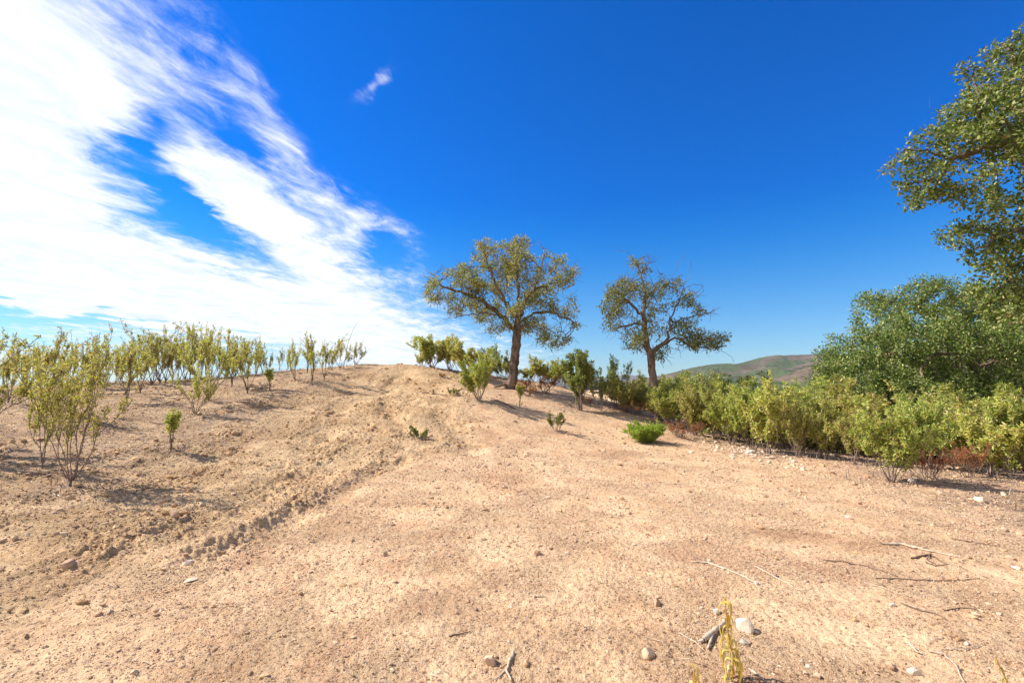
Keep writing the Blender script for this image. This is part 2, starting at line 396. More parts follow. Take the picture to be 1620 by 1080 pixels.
def build_tree(name, label, base, limbs, blobs, seed, Rtrunk, n_attr, step=.16, di=1.5, dk=.22, iters=70, leafn=9, leafs=.05, leafmat_=None, clump=.16,
               tip_r=.004, trunk_n=1, shell=0, group=None, wr=.5, hexa=False, bare=0., twig_extra=1.0, jit=.28, flare=1.3, cat='tree', up=.8, lump=1.1, lthr=-.16):
    """limbs: list of (parent_limb_index or -1, [points], r_hint); points world. blobs: (centre, (rx,ry,rz), weight)"""
    g = np.random.default_rng(seed)
    pos = []; par = []; limb_nodes = []
    def nearest_node(p):
        return int(np.argmin([np.linalg.norm(q - p) for q in pos]))
    for li, (parent, pts) in enumerate(limbs):
        pts = [np.array(p, float) for p in pts]
        last = -1 if parent < 0 else nearest_node(pts[0])
        ids = []
        if parent < 0: pos.append(pts[0]); par.append(-1); last = 0; ids.append(0)
        for a, b in zip(pts[:-1], pts[1:]):
            L = np.linalg.norm(b - a); k = max(1, int(round(L / (step * 1.3))))
            for t in range(1, k + 1):
                q = a + (b - a) * t / k + g.normal(size=3) * step * (.16 if li == 0 else .22) * (0 if t == k else 1)
                pos.append(q); par.append(last); last = len(pos) - 1; ids.append(last)
        limb_nodes.append(ids)
    n_seed = len(pos)
    W = np.array([b[2] for b in blobs], float); W /= W.sum(); cnt = (W * n_attr).astype(int)
    A = []
    for (c, r, w), k in zip(blobs, cnt):
        v = nrm(g.normal(size=(k, 3))) * (g.random(k) ** (1 / 3.0 if not shell else 1 / (3.0 + shell)))[:, None]
        A.append(np.array(c) + v * np.array(r))
    A = np.concatenate(A)
    if lump: A = A[noise(A[:, 0] * lump + A[:, 1] * .37 * lump, A[:, 2] * lump + 3.1 - A[:, 1] * .61 * lump, seed + 5) > lthr]
    trunk_ids = limb_nodes[0]
    sp_ = pos; pos, par = colonize(pos, par, A, step, di, dk, iters, g, jit)
    N = len(pos); ch = [[] for _ in range(N)]
    for i in range(N):
        if par[i] >= 0: ch[par[i]].append(i)
    tips = np.zeros(N); order = range(N - 1, -1, -1)
    for i in order:
        if not ch[i]: tips[i] = 1
        if par[i] >= 0: tips[par[i]] += tips[i]
    e = math.log(tips[0]) / math.log(Rtrunk / tip_r)
    rad = tip_r * tips ** (1 / e)
    # chains
    Tt = Tubes(); TL = {}; starts = [(0, None, None)]; owner = {}
    first = True
    while starts:
        s, pn, lk = starts.pop(); chain = [] if pn is None else [pn]; i = s
        while True:
            chain.append(i)
            if not ch[i]: break
            cs = sorted(ch[i], key=lambda k: -rad[k])
            if first:
                nxt = [c for c in cs if c in trunk_ids]
                main = nxt[0] if nxt else None
            else: main = cs[0]
            for c in cs:
                if c != main: starts.append((c, i, (c if rad[c] > Rtrunk * .22 else -1) if first else lk))
            if main is None: break
            i = main
        P = pos[chain]; r = rad[chain].copy()
        for q_ in chain[0 if pn is None else 1:]: owner[q_] = lk
        if not first: Tb = TL.setdefault(lk, Tubes())
        if pn is not None: r[0] = min(r[0], r[1] * 1.25)
        if first:
            h = np.linalg.norm(P - P[0], axis=1); r *= 1 + (flare - 1) * np.exp(-h / (Rtrunk * 1.8))
            # finer rings
            t = np.linspace(0, len(P) - 1, len(P) * 3); P2 = np.stack([np.interp(t, np.arange(len(P)), P[:, k]) for k in range(3)], 1); r2 = np.interp(t, np.arange(len(P)), r)
            Tt.add(P2, r2, 22, .07); first = False
        else: Tb.add(P, r, 8 if r[0] > .05 else (5 if r[0] > .015 else 3), .08 if r[0] > .03 else 0)
    # extra bare twigs
    tipi = np.array([i for i in range(N) if not ch[i] and i >= n_seed]); TP = pos[tipi]; TD = nrm(pos[tipi] - pos[par[tipi]])
    for k in range(int(len(tipi) * twig_extra)):
        i = g.integers(len(tipi)); Tb = TL[owner[tipi[i]]] if owner[tipi[i]] is not None else TL[max(TL)]; d = nrm(TD[i] + g.normal(size=3) * .55); L = g.uniform(.2, .65) * step / .15
        m_ = TP[i] + d * L * .5; d2 = nrm(d + g.normal(size=3) * .5)
        Tb.add([TP[i], m_, m_ + d2 * L * .5], [tip_r * 1.1, tip_r * .9, tip_r * .5], 3)
    leafy = np.array([i for i in range(n_seed, N) if rad[i] < tip_r * 3.2])
    if bare > 0:
        f = np.array([noise(np.array([pos[i][0] * .9 + pos[i][1] * .4]), np.array([pos[i][2] * .9 + pos[i][1] * .5]), seed)[0] for i in leafy])
        leafy = leafy[g.random(len(leafy)) > np.clip(bare + f * 1.3, 0, .97)]
    k = int(leafn); idx = np.repeat(leafy, k)
    d = nrm(g.normal(size=(len(idx), 3))); LP = pos[idx] + d * (g.random(len(idx)) ** .6 * clump)[:, None]
    LA = nrm(d + g.normal(size=d.shape) * .6 + np.array([0, 0, .1]))
    e_ = bpy.data.objects.new(name, None); C.objects.link(e_); base = np.array(base); e_.location = base
    tag(e_, label, cat, group)
    for T in [Tt] + list(TL.values()):
        for i in range(len(T.V)): T.V[i] = T.V[i] - base
    obj('trunk', Tt.mesh('trunk', M_bark), e_)
    for T in TL.values(): obj('limb', T.mesh('limb', M_bark), e_)
    obj('crown', leaf_mesh('crown', LP - base, LA, leafs * g.uniform(.6, 1.25, len(LP)), wr, leafmat_, .18, up, hexa), e_)
    print(name, 'nodes', N, 'tips', len(tipi), 'leaves', len(LP))
    return e_
# ------------------------------------------------------------------ shrubs
shrub_proto('sparse_a', M_rock, seed=1, H=2.1, spread=.62, stems=8, dens=.30, leaf=.066, lowest=.24, trunk=.10, r0=.013, wr=.3, blen=.72, perp=.35)
shrub_proto('sparse_b', M_rock, seed=2, H=2.1, spread=.45, stems=6, dens=.28, leaf=.066, lowest=.22, trunk=.16, r0=.013, wr=.3, perp=.3, blen=.7)
shrub_proto('sparse_c', M_rock, seed=3, H=2.1, spread=.36, stems=5, dens=.3, leaf=.066, lowest=.20, trunk=.20, r0=.014, wr=.3, lean=.12, blen=.8, perp=.35)
shrub_proto('sparse_d', M_rock, seed=4, H=2.1, spread=.75, stems=8, dens=.26, leaf=.064, lowest=.26, trunk=.06, r0=.012, wr=.3, lean=-.1, blen=.7)
shrub_proto('sparse_e', M_rock, seed=31, H=2.1, spread=.38, stems=5, dens=.28, leaf=.064, lowest=.18, trunk=.08, r0=.012, wr=.3, perp=.22, blen=.65)
shrub_proto('big', M_rock, seed=15, H=2.4, spread=.85, stems=9, dens=.32, leaf=.066, lowest=.30, trunk=.16, r0=.0125, perp=.6, wr=.3)
shrub_proto('sapling', M_rockg, seed=6, H=1.0, spread=.8, stems=3, dens=1.9, leaf=.07, lowest=.42, trunk=.22, r0=.012, twiggy=.8)
shrub_proto('dense_a', M_rock, seed=7, H=1.9, spread=.75, stems=9, dens=.85, leaf=.085, lowest=.10, r0=.013, wr=.32, blen=.8)
shrub_proto('dense_b', M_rockg, seed=8, H=1.9, spread=.95, stems=10, dens=.85, leaf=.085, lowest=.08, r0=.013, wr=.32, perp=.7)
shrub_proto('dense_c', M_rock, seed=9, H=1.9, spread=.55, stems=8, dens=.8, leaf=.082, lowest=.10, r0=.013, wr=.32, perp=.3)
shrub_proto('dense_d', M_rockg, seed=41, H=1.9, spread=.65, stems=7, dens=.9, leaf=.09, lowest=.12, r0=.014, wr=.3, lean=.12)
shrub_proto('dense_e', M_rock, seed=42, H=1.9, spread=.9, stems=11, dens=.75, leaf=.08, lowest=.05, r0=.012, wr=.34)
shrub_proto('dark', M_rockd, seed=10, H=1.9, spread=.42, stems=11, dens=1.1, leaf=.08, lowest=.08, r0=.013, wr=.3, perp=.25, blen=.75)
shrub_proto('spire', M_rockd, seed=12, H=2.0, spread=.38, stems=6, dens=.8, leaf=.065, lowest=.12, r0=.012, perp=.2)
shrub_proto('heath', M_bright, seed=13, H=.6, spread=1.9, stems=44, dens=4.5, leaf=.034, lowest=.0, r0=.004, wr=.2, perp=.7, twiggy=.9, droop0=.25)
shrub_proto('red', M_red, M_deadd, seed=14, H=.8, spread=1.1, stems=9, dens=.4, leaf=.02, lowest=.3, r0=.006, wr=.5, perp=.8, twiggy=1.2)
shrub_proto('sprig', M_rockd, seed=16, H=.7, spread=.6, stems=5, dens=4.5, leaf=.034, lowest=.3, r0=.006, perp=.3)

# the open slope on the left
LG = 'sparse rockrose shrubs on the slope'
for a in [
 ('big',112,771,7.3,515,'largest rockrose in front on the left slope, pale grey base and many forked stems',.74),
 ('sparse_c',66,752,8.0,590,'thin rockrose stem standing just behind the largest front shrub',.6),
 ('sparse_b',12,641,13.3,538,'rockrose cut by the left edge with twin dark stems in front',.75),
 ('sparse_a',63,671,11.2,520,'rockrose with thick dark trunk half hidden behind the largest front shrub',.75),
 ('sparse_c',200,638,13.6,533,'rockrose with dark single foot just right behind the largest front shrub',1.0),
 ('sparse_b',222,626,15.2,535,'rockrose with pale bare foot right of the dark footed one',.9),
 ('sapling',270,717,9.4,646,'knee high rockrose sapling alone in open soil with tufted green crown',1.0),
 ('sparse_d',308,656,12.2,575,'low leaning rockrose with bent dark foot and drooping green tufts',1.0),
 ('sparse_a',331,634,14.0,510,'tall bushy rockrose in the middle of the left slope',.8),
 ('sparse_c',366,619,16.4,530,'rockrose with slanting dark foot behind the tall bushy one',.9),
 ('sparse_b',391,627,15.4,528,'rockrose with upright slim foot and V shaped crown right of the tall bushy one',.95),
 ('sapling',427,620,16.0,580,'small ragged rockrose low in the gap between two V shaped shrubs',1.1),
 ('sparse_c',494,613,17.0,522,'rockrose with curved double foot near the top of the bare track',.8),
 ('sparse_b',512,603,17.9,524,'rockrose right behind the one with the curved double foot',.8),
 ('sparse_d',466,607,17.6,536,'rockrose with thin crown left of the one with the curved double foot',.7),
 ('sparse_a',538,584,21.0,540,'rockrose on the crest beside a long bare wand',1.0),
 ('sparse_d',562,580,22.0,538,'last rockrose of the left slope, round crown on the crest by the open track',1.15),
 ('sparse_c',486,596,19.5,530,'slim rockrose on the crest between two curved footed shrubs',.9),
]:
    shrub(*a[:4], vtop=a[4], label=a[5], wide=a[6], group=LG)
BG = 'rockrose shrubs crowded along the left crest'
g2 = np.random.default_rng(5)
keys = ['sparse_a', 'sparse_b', 'sparse_e', 'sparse_c', 'sparse_d', 'sparse_e']
for i, (u, v, Y, vt) in enumerate([(-15,622,15.5,545),(38,632,14.5,540),(95,628,15,528),(135,622,15.6,540),(165,616,16.6,533),(182,613,17.2,538),(240,611,17.4,520),
   (262,609,18,514),(283,608,18.6,520),(300,607,19,503),(316,606,19,522),(345,604,19.4,520),(372,600,19.8,522),(405,597,19.8,534),(424,594,20.4,534),(441,592,20.8,540),
   (205,612,17.8,530),(150,611,18.2,536),(110,612,18,532),(70,613,17.5,530),(20,613,17.5,532),(455,592,21,545),(525,588,20.6,545),(218,611,18.4,535),(252,610,19,516),(272,609,19.6,512),(292,607,20,510),(325,604,20,512),(335,603,20.6,525),(358,601,20.4,528),(388,598,20.6,530),(190,612,18.6,535),(85,613,18.6,538),(50,613,18.2,535),(5,613,18.2,540),(415,595,21,538)]):
    shrub(keys[i % 6], u, v, Y, vtop=vt + g2.uniform(-6, 12), wide=g2.uniform(.6, .95), label='rockrose in the crowded back row along the left crest', group=BG)
shrub('sparse_b', 0, 0, 0, H=1.35, xy=(-4.95, 3.4), wide=1.0, label='rockrose out of view whose shadow reaches the left edge', group=LG)
shrub('sparse_a', 0, 0, 0, H=2.2, xy=(-9.6, 8.6), wide=1.0, label='rockrose out of view beyond the largest left shrub', group=LG)
# around the first oak
MG = 'rockrose shrubs around the two slender oaks'
for a in [
 ('dense_b',684,588,23.0,528,'pale bushy rockrose on the crest left end beside the open track',1.5),
 ('dense_c',712,589,22.6,520,'pointed pale rockrose on the crest, middle of the three left of the oaks',1.35),
 ('dense_a',738,592,21.6,532,'pale rockrose on the crest, nearest the broad oak of the three',1.3),
 ('dense_b',757,632,15.6,553,'round green rockrose on a short dark stem in front of the broad oak',1.0),
 ('spire',790,585,22.5,540,'dark thin rockrose peeping out left of the broad oak trunk',1.0),
 ('dense_a',838,602,23.2,572,'pale low rockrose just right of the broad oak trunk',1.7),
 ('dense_c',856,605,23.0,558,'pale rockrose with spires right behind the broad oak',1.4),
 ('dense_a',876,607,22.8,566,'pale rockrose between the broad oak and the dark bush',1.5),
 ('sapling',822,647,15.9,606,'straggly little rockrose with loose green tufts in front of the broad oak root',.9),
 ('sprig',880,684,13.4,650,'ankle high dark sprig alone in open soil with a long shadow',.9),
 ('dark',918,652,17.2,553,'dense dark green bush between the two oaks',1.15),
 ('spire',950,652,17.5,578,'dark narrow rockrose touching the dense dark bush',.9),
 ('spire',966,650,18.0,560,'tall thin spired rockrose alone against the sky between the oaks',.8),
 ('dense_e',770,596,22.6,562,'pale low rockrose behind the round green one, left of the broad oak',1.5),
 ('dense_e',800,600,23.4,566,'pale rockrose directly behind the broad oak trunk',1.4),
 ('dense_b',892,616,22.0,572,'pale rockrose just left of the dense dark bush',1.3),
 ('dense_e',668,584,23.6,556,'low pale rockrose at the left foot of the crest trio',1.3),
 ('dense_d',975,648,19.0,590,'olive rockrose behind the spired one between the oaks',1.3),
 ('dense_a',990,655,17.8,598,'olive rockrose left of the leaning oak trunk',1.2),
 ('dense_c',1012,660,18.2,600,'olive rockrose touching the leaning oak trunk on its left',1.2),
 ('dense_b',1058,668,16.4,604,'olive rockrose touching the leaning oak trunk on its right',1.2),
 ('sprig',662,707,11.3,673,'small dry sprig growing in the eroded rut of the track',1.2),
 ('sprig',718,628,16.3,612,'tiny dry sprig on the slope left of the green round rockrose',1.0),
]:
    shrub(*a[:4], vtop=a[4], label=a[5], wide=a[6], group=MG)
shrub('heath', 1022, 700, 13.1, vtop=664, label='small bright green mounded heath bush alone at the path edge', name='heath_bush', cat='bush', wide=1.15)
for u, v, Y, vt, w, l in [(860,622,19.6,592,1.7,'russet dry bush at the foot of the broad oak'),(1000,655,17.6,632,1.6,'russet dry bush left of the leaning oak foot'),
    (1078,692,14.3,664,1.5,'brown twiggy dry bush right of the bright green heath bush'),(1468,765,8.3,702,1.0,'rust red dry bush between the two front shrubs on the right'),
    (1532,762,8.6,696,.9,'rust red dry bush nearest the right edge'),(930,648,18.2,625,1.6,'brown dry bush under the dense dark bush'),(700,600,20.6,588,1.4,'thin dry bush under the crest shrubs left of the broad oak'),
    (835,628,18.6,606,1.5,'russet dry bush touching the broad oak root')]:
    shrub('red', u, v, Y, vtop=vt, label=l, name='dry_bush', cat='dry bush', wide=w, group='dry reddish bushes')
# front of the right thicket
FG = 'front shrubs of the right thicket'
for a in [
 ('dense_a',1100,688,15.0,600,'rockrose opening the thicket right of the leaning oak',.95),
 ('dense_c',1130,694,14.6,606,'rockrose with bare grey feet behind the pale rubble patch',.95),
 ('dense_b',1158,702,13.6,604,'rockrose left behind the tall spired front shrub',.9),
 ('dense_a',1216,716,11.5,588,'tall spired rockrose in front of the thicket behind the pale rubble',.85),
 ('dense_b',1192,712,12.2,612,'rockrose leaning left beside the tall spired front shrub',.85),
 ('dense_c',1262,724,11.0,612,'rockrose with pale thin feet right of the tall spired front shrub',.85),
 ('dense_a',1302,726,10.9,620,'rockrose with fine grey feet in the middle of the thicket front',.9),
 ('dense_b',1412,764,8.1,628,'lone forward rockrose with forked dark stem and bare soil around it',.85),
 ('dense_c',1352,738,10.0,628,'yellowish rockrose left behind the lone forward one',.9),
 ('dense_b',1478,748,9.6,622,'yellowish rockrose behind the rust red dry bush',.95),
 ('dense_a',1568,756,8.7,618,'large bright rockrose in front of the round oak near the right edge',1.0),
 ('dense_b',1640,752,8.7,610,'bright rockrose cut by the right edge',1.0),
 ('dense_c',1520,742,10.2,612,'spired rockrose between the rust red bushes and the round oak',.9),
]:
    shrub(*a[:4], vtop=a[4], label=a[5], wide=a[6], group=FG)
# thicket behind
g3 = np.random.default_rng(77); placed = []; tries = 0
regions = [((1070,1260),'olive rockrose in the close thicket right of the leaning oak'),((1260,1420),'olive rockrose in the close thicket before the round oak\'s left side'),((1420,1750),'yellow green rockrose in the close thicket under the round oak')]
while len(placed) < 125 and tries < 6000:
    tries += 1
    u = g3.uniform(985, 1740); Y = g3.uniform(9.5, 26)
    ymin = np.interp(u, [985, 1060, 1150, 1220, 1300, 1400, 1500, 1740], [19, 17.2, 14.5, 12.6, 12.0, 10.6, 10.4, 9.6])
    if Y < ymin: continue
    x = (u - CX) / F * Y * 1.0
    if any((x - a) ** 2 + (Y - b) ** 2 < .95 for a, b in placed): continue
    if math.hypot(x - 5.15, Y - 17.2) < .8: continue
    placed.append((x, Y))
    lab = 'olive rockrose in the close thicket behind the leaning oak' if u < 1070 else next(l for (r, l) in regions if r[0] <= u < r[1])
    shrub(['dense_a', 'dense_b', 'dense_c', 'dense_d', 'dense_e', 'sparse_e', 'dense_b', 'sparse_c'][g3.integers(8)], 0, 0, 0, H=float(np.clip(at(u, np.interp(u, [985, 1060, 1180, 1290, 1330, 1450, 1740], [604, 608, 610, 608, 624, 630, 622]) - g3.normal(-2, 17), Y)[2] - gz(x, Y), .9, 2.6)), xy=(x, Y), wide=g3.uniform(.8, 1.25), label=lab, group=lab.replace('olive rockrose', 'rockroses').replace('yellow green rockrose', 'rockroses'))

# ------------------------------------------------------------------ trees
def L(Y, *pts):
    """polyline from (u, v, depth offset) points"""
    return [at(u, v, Y + (d[0] if d else 0)) for (u, v, *d) in pts]
def z3(u, v): return 640 + u / 3.375, 360 + v / 3.375
def z4(u, v): return 920 + u / 3.176, 360 + v / 3.176
def ground_pt(u, v, Y):
    p = at(u, v, Y); return np.array([p[0], p[1], gz(p[0], p[1]) - .08])
Y1 = 20.0; b1 = ground_pt(804, 617, Y1)
def P3(Y, *pts): return [at(*z3(p[0], p[1]), Y + (p[2] if len(p) > 2 else 0)) for p in pts]
T1 = [
 (-1, [b1] + P3(Y1, (580,790), (588,700), (596,600), (602,520), (612,430))),
 (0, P3(Y1, (600,560), (530,480,.2), (440,412,.3), (375,370,.2), (300,340), (210,318,-.2), (135,290,-.2))),
 (0, P3(Y1, (604,500), (535,395,-.4), (485,300,-.7), (440,190,-.8), (425,120,-.8))),
 (0, P3(Y1, (612,430), (608,330,.1), (600,240), (610,150,.2), (625,70,.2))),
 (0, P3(Y1, (612,440), (690,335,-.3), (725,260,-.3), (735,190,-.4), (748,140,-.4))),
 (4, P3(Y1, (690,335,-.3), (770,300), (840,285,.3), (900,270,.3))),
 (0, P3(Y1, (604,520), (690,455,.4), (770,450,.5), (850,480,.4), (920,515,.3), (980,528,.3))),
 (1, P3(Y1, (530,480,.2), (450,455,-.3), (340,465,-.7), (250,480,-.8), (190,500,-.8), (150,528,-.8))),
 (0, P3(Y1, (602,520), (640,420,1.0), (660,340,1.7), (650,240,2.2))),
 (0, P3(Y1, (604,500), (560,420,1.0), (470,330,1.8), (380,250,2.1))),
 (0, P3(Y1, (604,510), (640,430,-1.0), (640,350,-1.8), (560,270,-2.2))),
 (0, P3(Y1, (600,540), (680,520,-.7), (760,540,-1.3), (830,590,-1.5))),
]
def B3(cx, cy, rx, ry, dy=0, ryy=1.6, w=None):
    k = Y1 / F / 3.375
    return (at(*z3(cx, cy), Y1 + dy), (rx * k, ryy, ry * k), w if w else rx * ry * ryy)
gt = np.random.default_rng(3)
Bl1 = [B3(x, y, rx, ry, gt.uniform(-1.6, 1.6) * (1 - abs(x - 540) / 620), .75) for x, y, rx, ry in [(430,110,50,32),(505,115,60,40),(620,85,60,42),(470,175,80,50),(600,170,90,50),(560,240,80,50),(380,200,60,50),(200,235,60,35),(260,270,80,50),
 (165,310,50,30),(330,300,70,45),(230,375,70,35),(330,400,80,35),(430,330,70,50),(500,420,70,50),(400,480,60,35),(470,545,50,40),(270,450,50,20),(600,460,70,50),(640,300,60,40),(700,250,60,50),(780,220,60,40),(835,200,40,30),(850,290,50,35),
 (780,330,70,40),(700,400,60,45),(780,420,60,40),(860,455,50,35),(905,510,30,20),(720,510,60,40),(790,565,60,50),(800,620,40,20),(640,540,50,30),(130,370,35,25),(560,130,60,45),(840,600,40,30),(730,590,50,30),(880,400,45,35),(420,420,70,40),(560,470,60,45),(660,380,60,45),(300,220,40,40),(890,240,30,25),(520,330,80,60),(420,250,70,50),(740,130,30,20)]]
build_tree('oak_tree', 'broad round headed oak with rugged trunk on the crest', b1, T1, Bl1, 21, .182, 3300, step=.15, di=1.1, dk=.20,
           leafn=24, leafs=.10, leafmat_=M_oakp, clump=.19, tip_r=.007, bare=.36, twig_extra=2.6, wr=.5, jit=.45, lump=1.6, group='slender oaks on the crest')
Y2 = 17.2; b2 = ground_pt(1042, 662, Y2)
def P4(Y, *pts): return [at(*z4(p[0], p[1]), Y + (p[2] if len(p) > 2 else 0)) for p in pts]
T2 = [
 (-1, [b2] + P4(Y2, (378,870), (360,770), (352,690), (338,620), (322,545), (312,450), (318,370), (322,320))),
 (0, P4(Y2, (322,320), (300,230,.1), (270,170), (225,118), (180,112))),
 (0, P4(Y2, (338,635), (400,590,-.1), (438,550,-.2), (440,480,-.2), (485,385), (510,310), (545,240), (545,165))),
 (2, P4(Y2, (510,315), (560,282), (600,285), (613,320))),
 (2, P4(Y2, (440,480), (500,455), (580,440), (645,428), (680,436))),
 (2, P4(Y2, (400,590), (470,552,-.3), (520,580,-.3), (600,600,-.4), (690,612,-.4), (740,640,-.4), (765,675,-.4))),
 (5, P4(Y2, (560,590,-.3), (620,560,-.5), (680,550,-.6), (725,522,-.6))),
 (0, P4(Y2, (318,500), (270,480,.2), (210,495,.3), (160,510,.3), (120,530,.3))),
 (0, P4(Y2, (314,450), (260,395,-.3), (200,340,-.4), (130,320,-.5), (95,312,-.5))),
 (0, P4(Y2, (318,370), (370,300,.4), (420,250,.6), (470,225,.6), (515,130,.5))),
 (0, P4(Y2, (330,590), (290,580,-.6), (240,590,-.9))),
 (0, P4(Y2, (318,420), (340,360,.8), (300,280,1.3))),
 (1, P4(Y2, (300,230), (320,190), (335,160))),
]
def B4(cx, cy, rx, ry, dy=0, ryy=.8):
    k = Y2 / F / 3.176
    return (at(*z4(cx, cy), Y2 + dy), (rx * k, ryy, ry * k), rx * ry * ryy)
Bl2 = [B4(230,320,110,70,0,1.2), B4(170,400,70,50,0,.9), B4(190,480,90,55,.2,1.), B4(260,580,70,60,-.3,.9), B4(330,520,70,60,0,.9), B4(390,620,40,50,0,.6), B4(290,200,70,50,0,.8),
       B4(410,290,70,60,.2,1.), B4(360,410,60,60,.2,1.), B4(480,500,60,45,0,.8), B4(620,570,110,45,-.3,.9), B4(530,370,60,50,0,.8), B4(580,420,60,30,0,.6), B4(470,600,50,30,-.2,.5), B4(330,330,70,60,.4,1.), B4(560,520,50,35,0,.5)]
build_tree('oak_tree', 'thin open oak on a leaning trunk, bare limbs reaching out to the right', b2, T2, Bl2, 33, .13, 1250, step=.13, di=1.0, dk=.18,
           leafn=24, leafs=.090, leafmat_=M_oak, clump=.17, tip_r=.0065, bare=.32, twig_extra=3.0, wr=.5, jit=.45, lump=1.6, group='slender oaks on the crest')
# round evergreen oak behind the thicket
Y3 = 20.0; b3 = ground_pt(1560, 690, Y3)
def B5(u, v, ru, rv, dy=0, ry=1.3):
    k = Y3 / F; return (at(u, v, Y3 + dy), (ru * k, ry, rv * k), (ru * rv) ** .8)
Bl3 = [B5(1340,560,44,40,-.6,1.1), B5(1330,605,45,40,-1,1.2), B5(1395,520,48,42,-.8,1.2), B5(1440,485,48,36,0,1.4), B5(1500,480,52,40,.2,1.5), B5(1560,490,60,42,0,1.5), B5(1620,480,55,42,0,1.5), B5(1430,555,60,50,-2.2,1.3),
       B5(1385,600,60,46,-2.2,1.2), B5(1500,550,60,48,-2.8,1.3), B5(1580,560,60,50,-2.8,1.3), B5(1650,560,60,60,-2.2,1.4), B5(1460,620,70,40,-2.8,1.2), B5(1560,625,70,42,-3,1.2), B5(1650,630,60,45,-2.5,1.3), B5(1700,510,60,60,0,1.6), B5(1740,590,60,70,-.5,1.8),
       B5(1420,560,60,60,2.2,1.5), B5(1540,540,80,70,2.8,1.6), B5(1650,550,70,70,2.6,1.6), B5(1500,620,90,50,2,1.5), B5(1380,480,24,22,-.2,.6), B5(1310,590,20,16,-.6,.6), B5(1470,450,26,18,0,.6), B5(1410,640,60,30,-1.6,1)]
T3 = [(-1, [b3, at(1562,640,Y3), at(1555,600,Y3)]), (0, L(Y3, (1560,620),(1500,580,-1),(1430,560,-1.4),(1370,570,-1))), (0, L(Y3,(1555,600),(1530,540,0),(1480,500,.3),(1440,480,.3))),
      (0, L(Y3,(1555,600),(1590,540,-.5),(1620,490,0))), (0, L(Y3,(1560,620),(1640,590,0),(1700,560,0))), (0, L(Y3,(1558,615),(1550,590,-1.4),(1530,560,-2.4),(1500,560,-2.8))), (0, L(Y3,(1558,615),(1560,590,1.2),(1540,560,2.6)))]
build_tree('oak_tree', 'dense round evergreen oak behind the right thicket', b3, T3, Bl3, 44, .40, 6000, step=.17, di=1.5, dk=.21, leafn=30, leafs=.10, leafmat_=M_oakn, clump=.24, tip_r=.007, twig_extra=.15, lump=.85, lthr=-.2, wr=.55, jit=.35)
# overhanging oak at the right edge, trunk outside the frame
Y4 = 8.2; b4 = np.array([11.0, 8.6, gz(11.0, 8.6) - .08])
def B6(u, v, ru, rv, dy=0, ry=.6):
    k = Y4 / F; return (at(u, v, Y4 + dy), (ru * k, ry, rv * k), (ru * rv * ry) ** .85)
Bl4 = [B6(1590,120,55,50,0,.8), B6(1555,120,30,20,0,.4), B6(1560,170,60,45,-.2,.8), B6(1520,205,45,38,0,.6), B6(1500,240,60,35,0,.7), B6(1440,225,46,22,0,.45), B6(1465,285,48,32,.1,.5), B6(1445,320,26,18,.1,.4), B6(1540,260,60,40,-.4,.8),
       B6(1600,230,60,60,-.4,.9), B6(1530,330,34,24,0,.5), B6(1520,370,34,22,.1,.45), B6(1575,350,45,34,0,.7), B6(1610,320,50,40,.2,.8), B6(1600,410,42,40,.2,.7), B6(1585,455,38,34,.3,.7), B6(1620,470,45,35,.3,.7), B6(1650,380,60,60,0,1.), B6(1660,250,70,90,0,1.2),
       B6(1660,120,70,70,0,1.2), B6(1740,180,80,120,0,1.5), B6(1740,330,80,100,0,1.5), B6(1830,200,90,130,0,1.8), B6(1840,360,90,90,0,1.8), B6(1520,110,20,14,0,.3), B6(1700,40,60,40,0,1.), B6(1605,70,26,24,0,.5), B6(1425,255,22,14,0,.3), B6(1590,500,40,22,.3,.6),B6(1570,410,34,26,.1,.6),B6(1630,440,50,50,.3,.8),B6(1600,480,50,34,.4,.8),B6(1500,300,40,24,0,.5),B6(1480,250,50,26,0,.5),B6(1600,180,60,50,.2,.8)]
T4 = [(-1, [b4, at(1830,560,8.6), at(1815,440,8.6), at(1800,330,8.5)]),
      (0, L(Y4, (1800,330,.3),(1740,270,.1),(1680,240,0),(1620,228,0),(1570,232,0),(1510,248,0),(1480,256,0))), (1, L(Y4,(1500,250),(1465,238),(1430,236),(1404,250),(1396,272))), (1, L(Y4,(1510,250),(1480,284),(1440,290),(1403,287))),
      (1, L(Y4,(1570,232),(1548,190,-.1),(1550,150,-.2),(1540,110,-.1))), (0, L(Y4,(1805,360,.3),(1740,370,.1),(1680,375,0),(1620,362,0),(1575,370,0),(1560,390))),
      (0, L(Y4,(1810,420,.3),(1740,430,.2),(1660,440,.2),(1600,440,.2))), (1, L(Y4,(1680,240),(1650,170,0),(1610,110,0),(1590,70))), (0, L(Y4,(1800,330,.3),(1780,220,.2),(1740,120,0)))]
build_tree('oak_tree', 'nearest oak, its leafy boughs reaching in from the right edge against blue sky', b4, T4, Bl4, 55, .24, 7000, step=.10, di=.8, dk=.12, leafn=16, leafs=.07, leafmat_=M_oakn, clump=.105, tip_r=.0032, twig_extra=.4, lump=1.7, lthr=-.02, wr=.5, hexa=True, jit=.4)
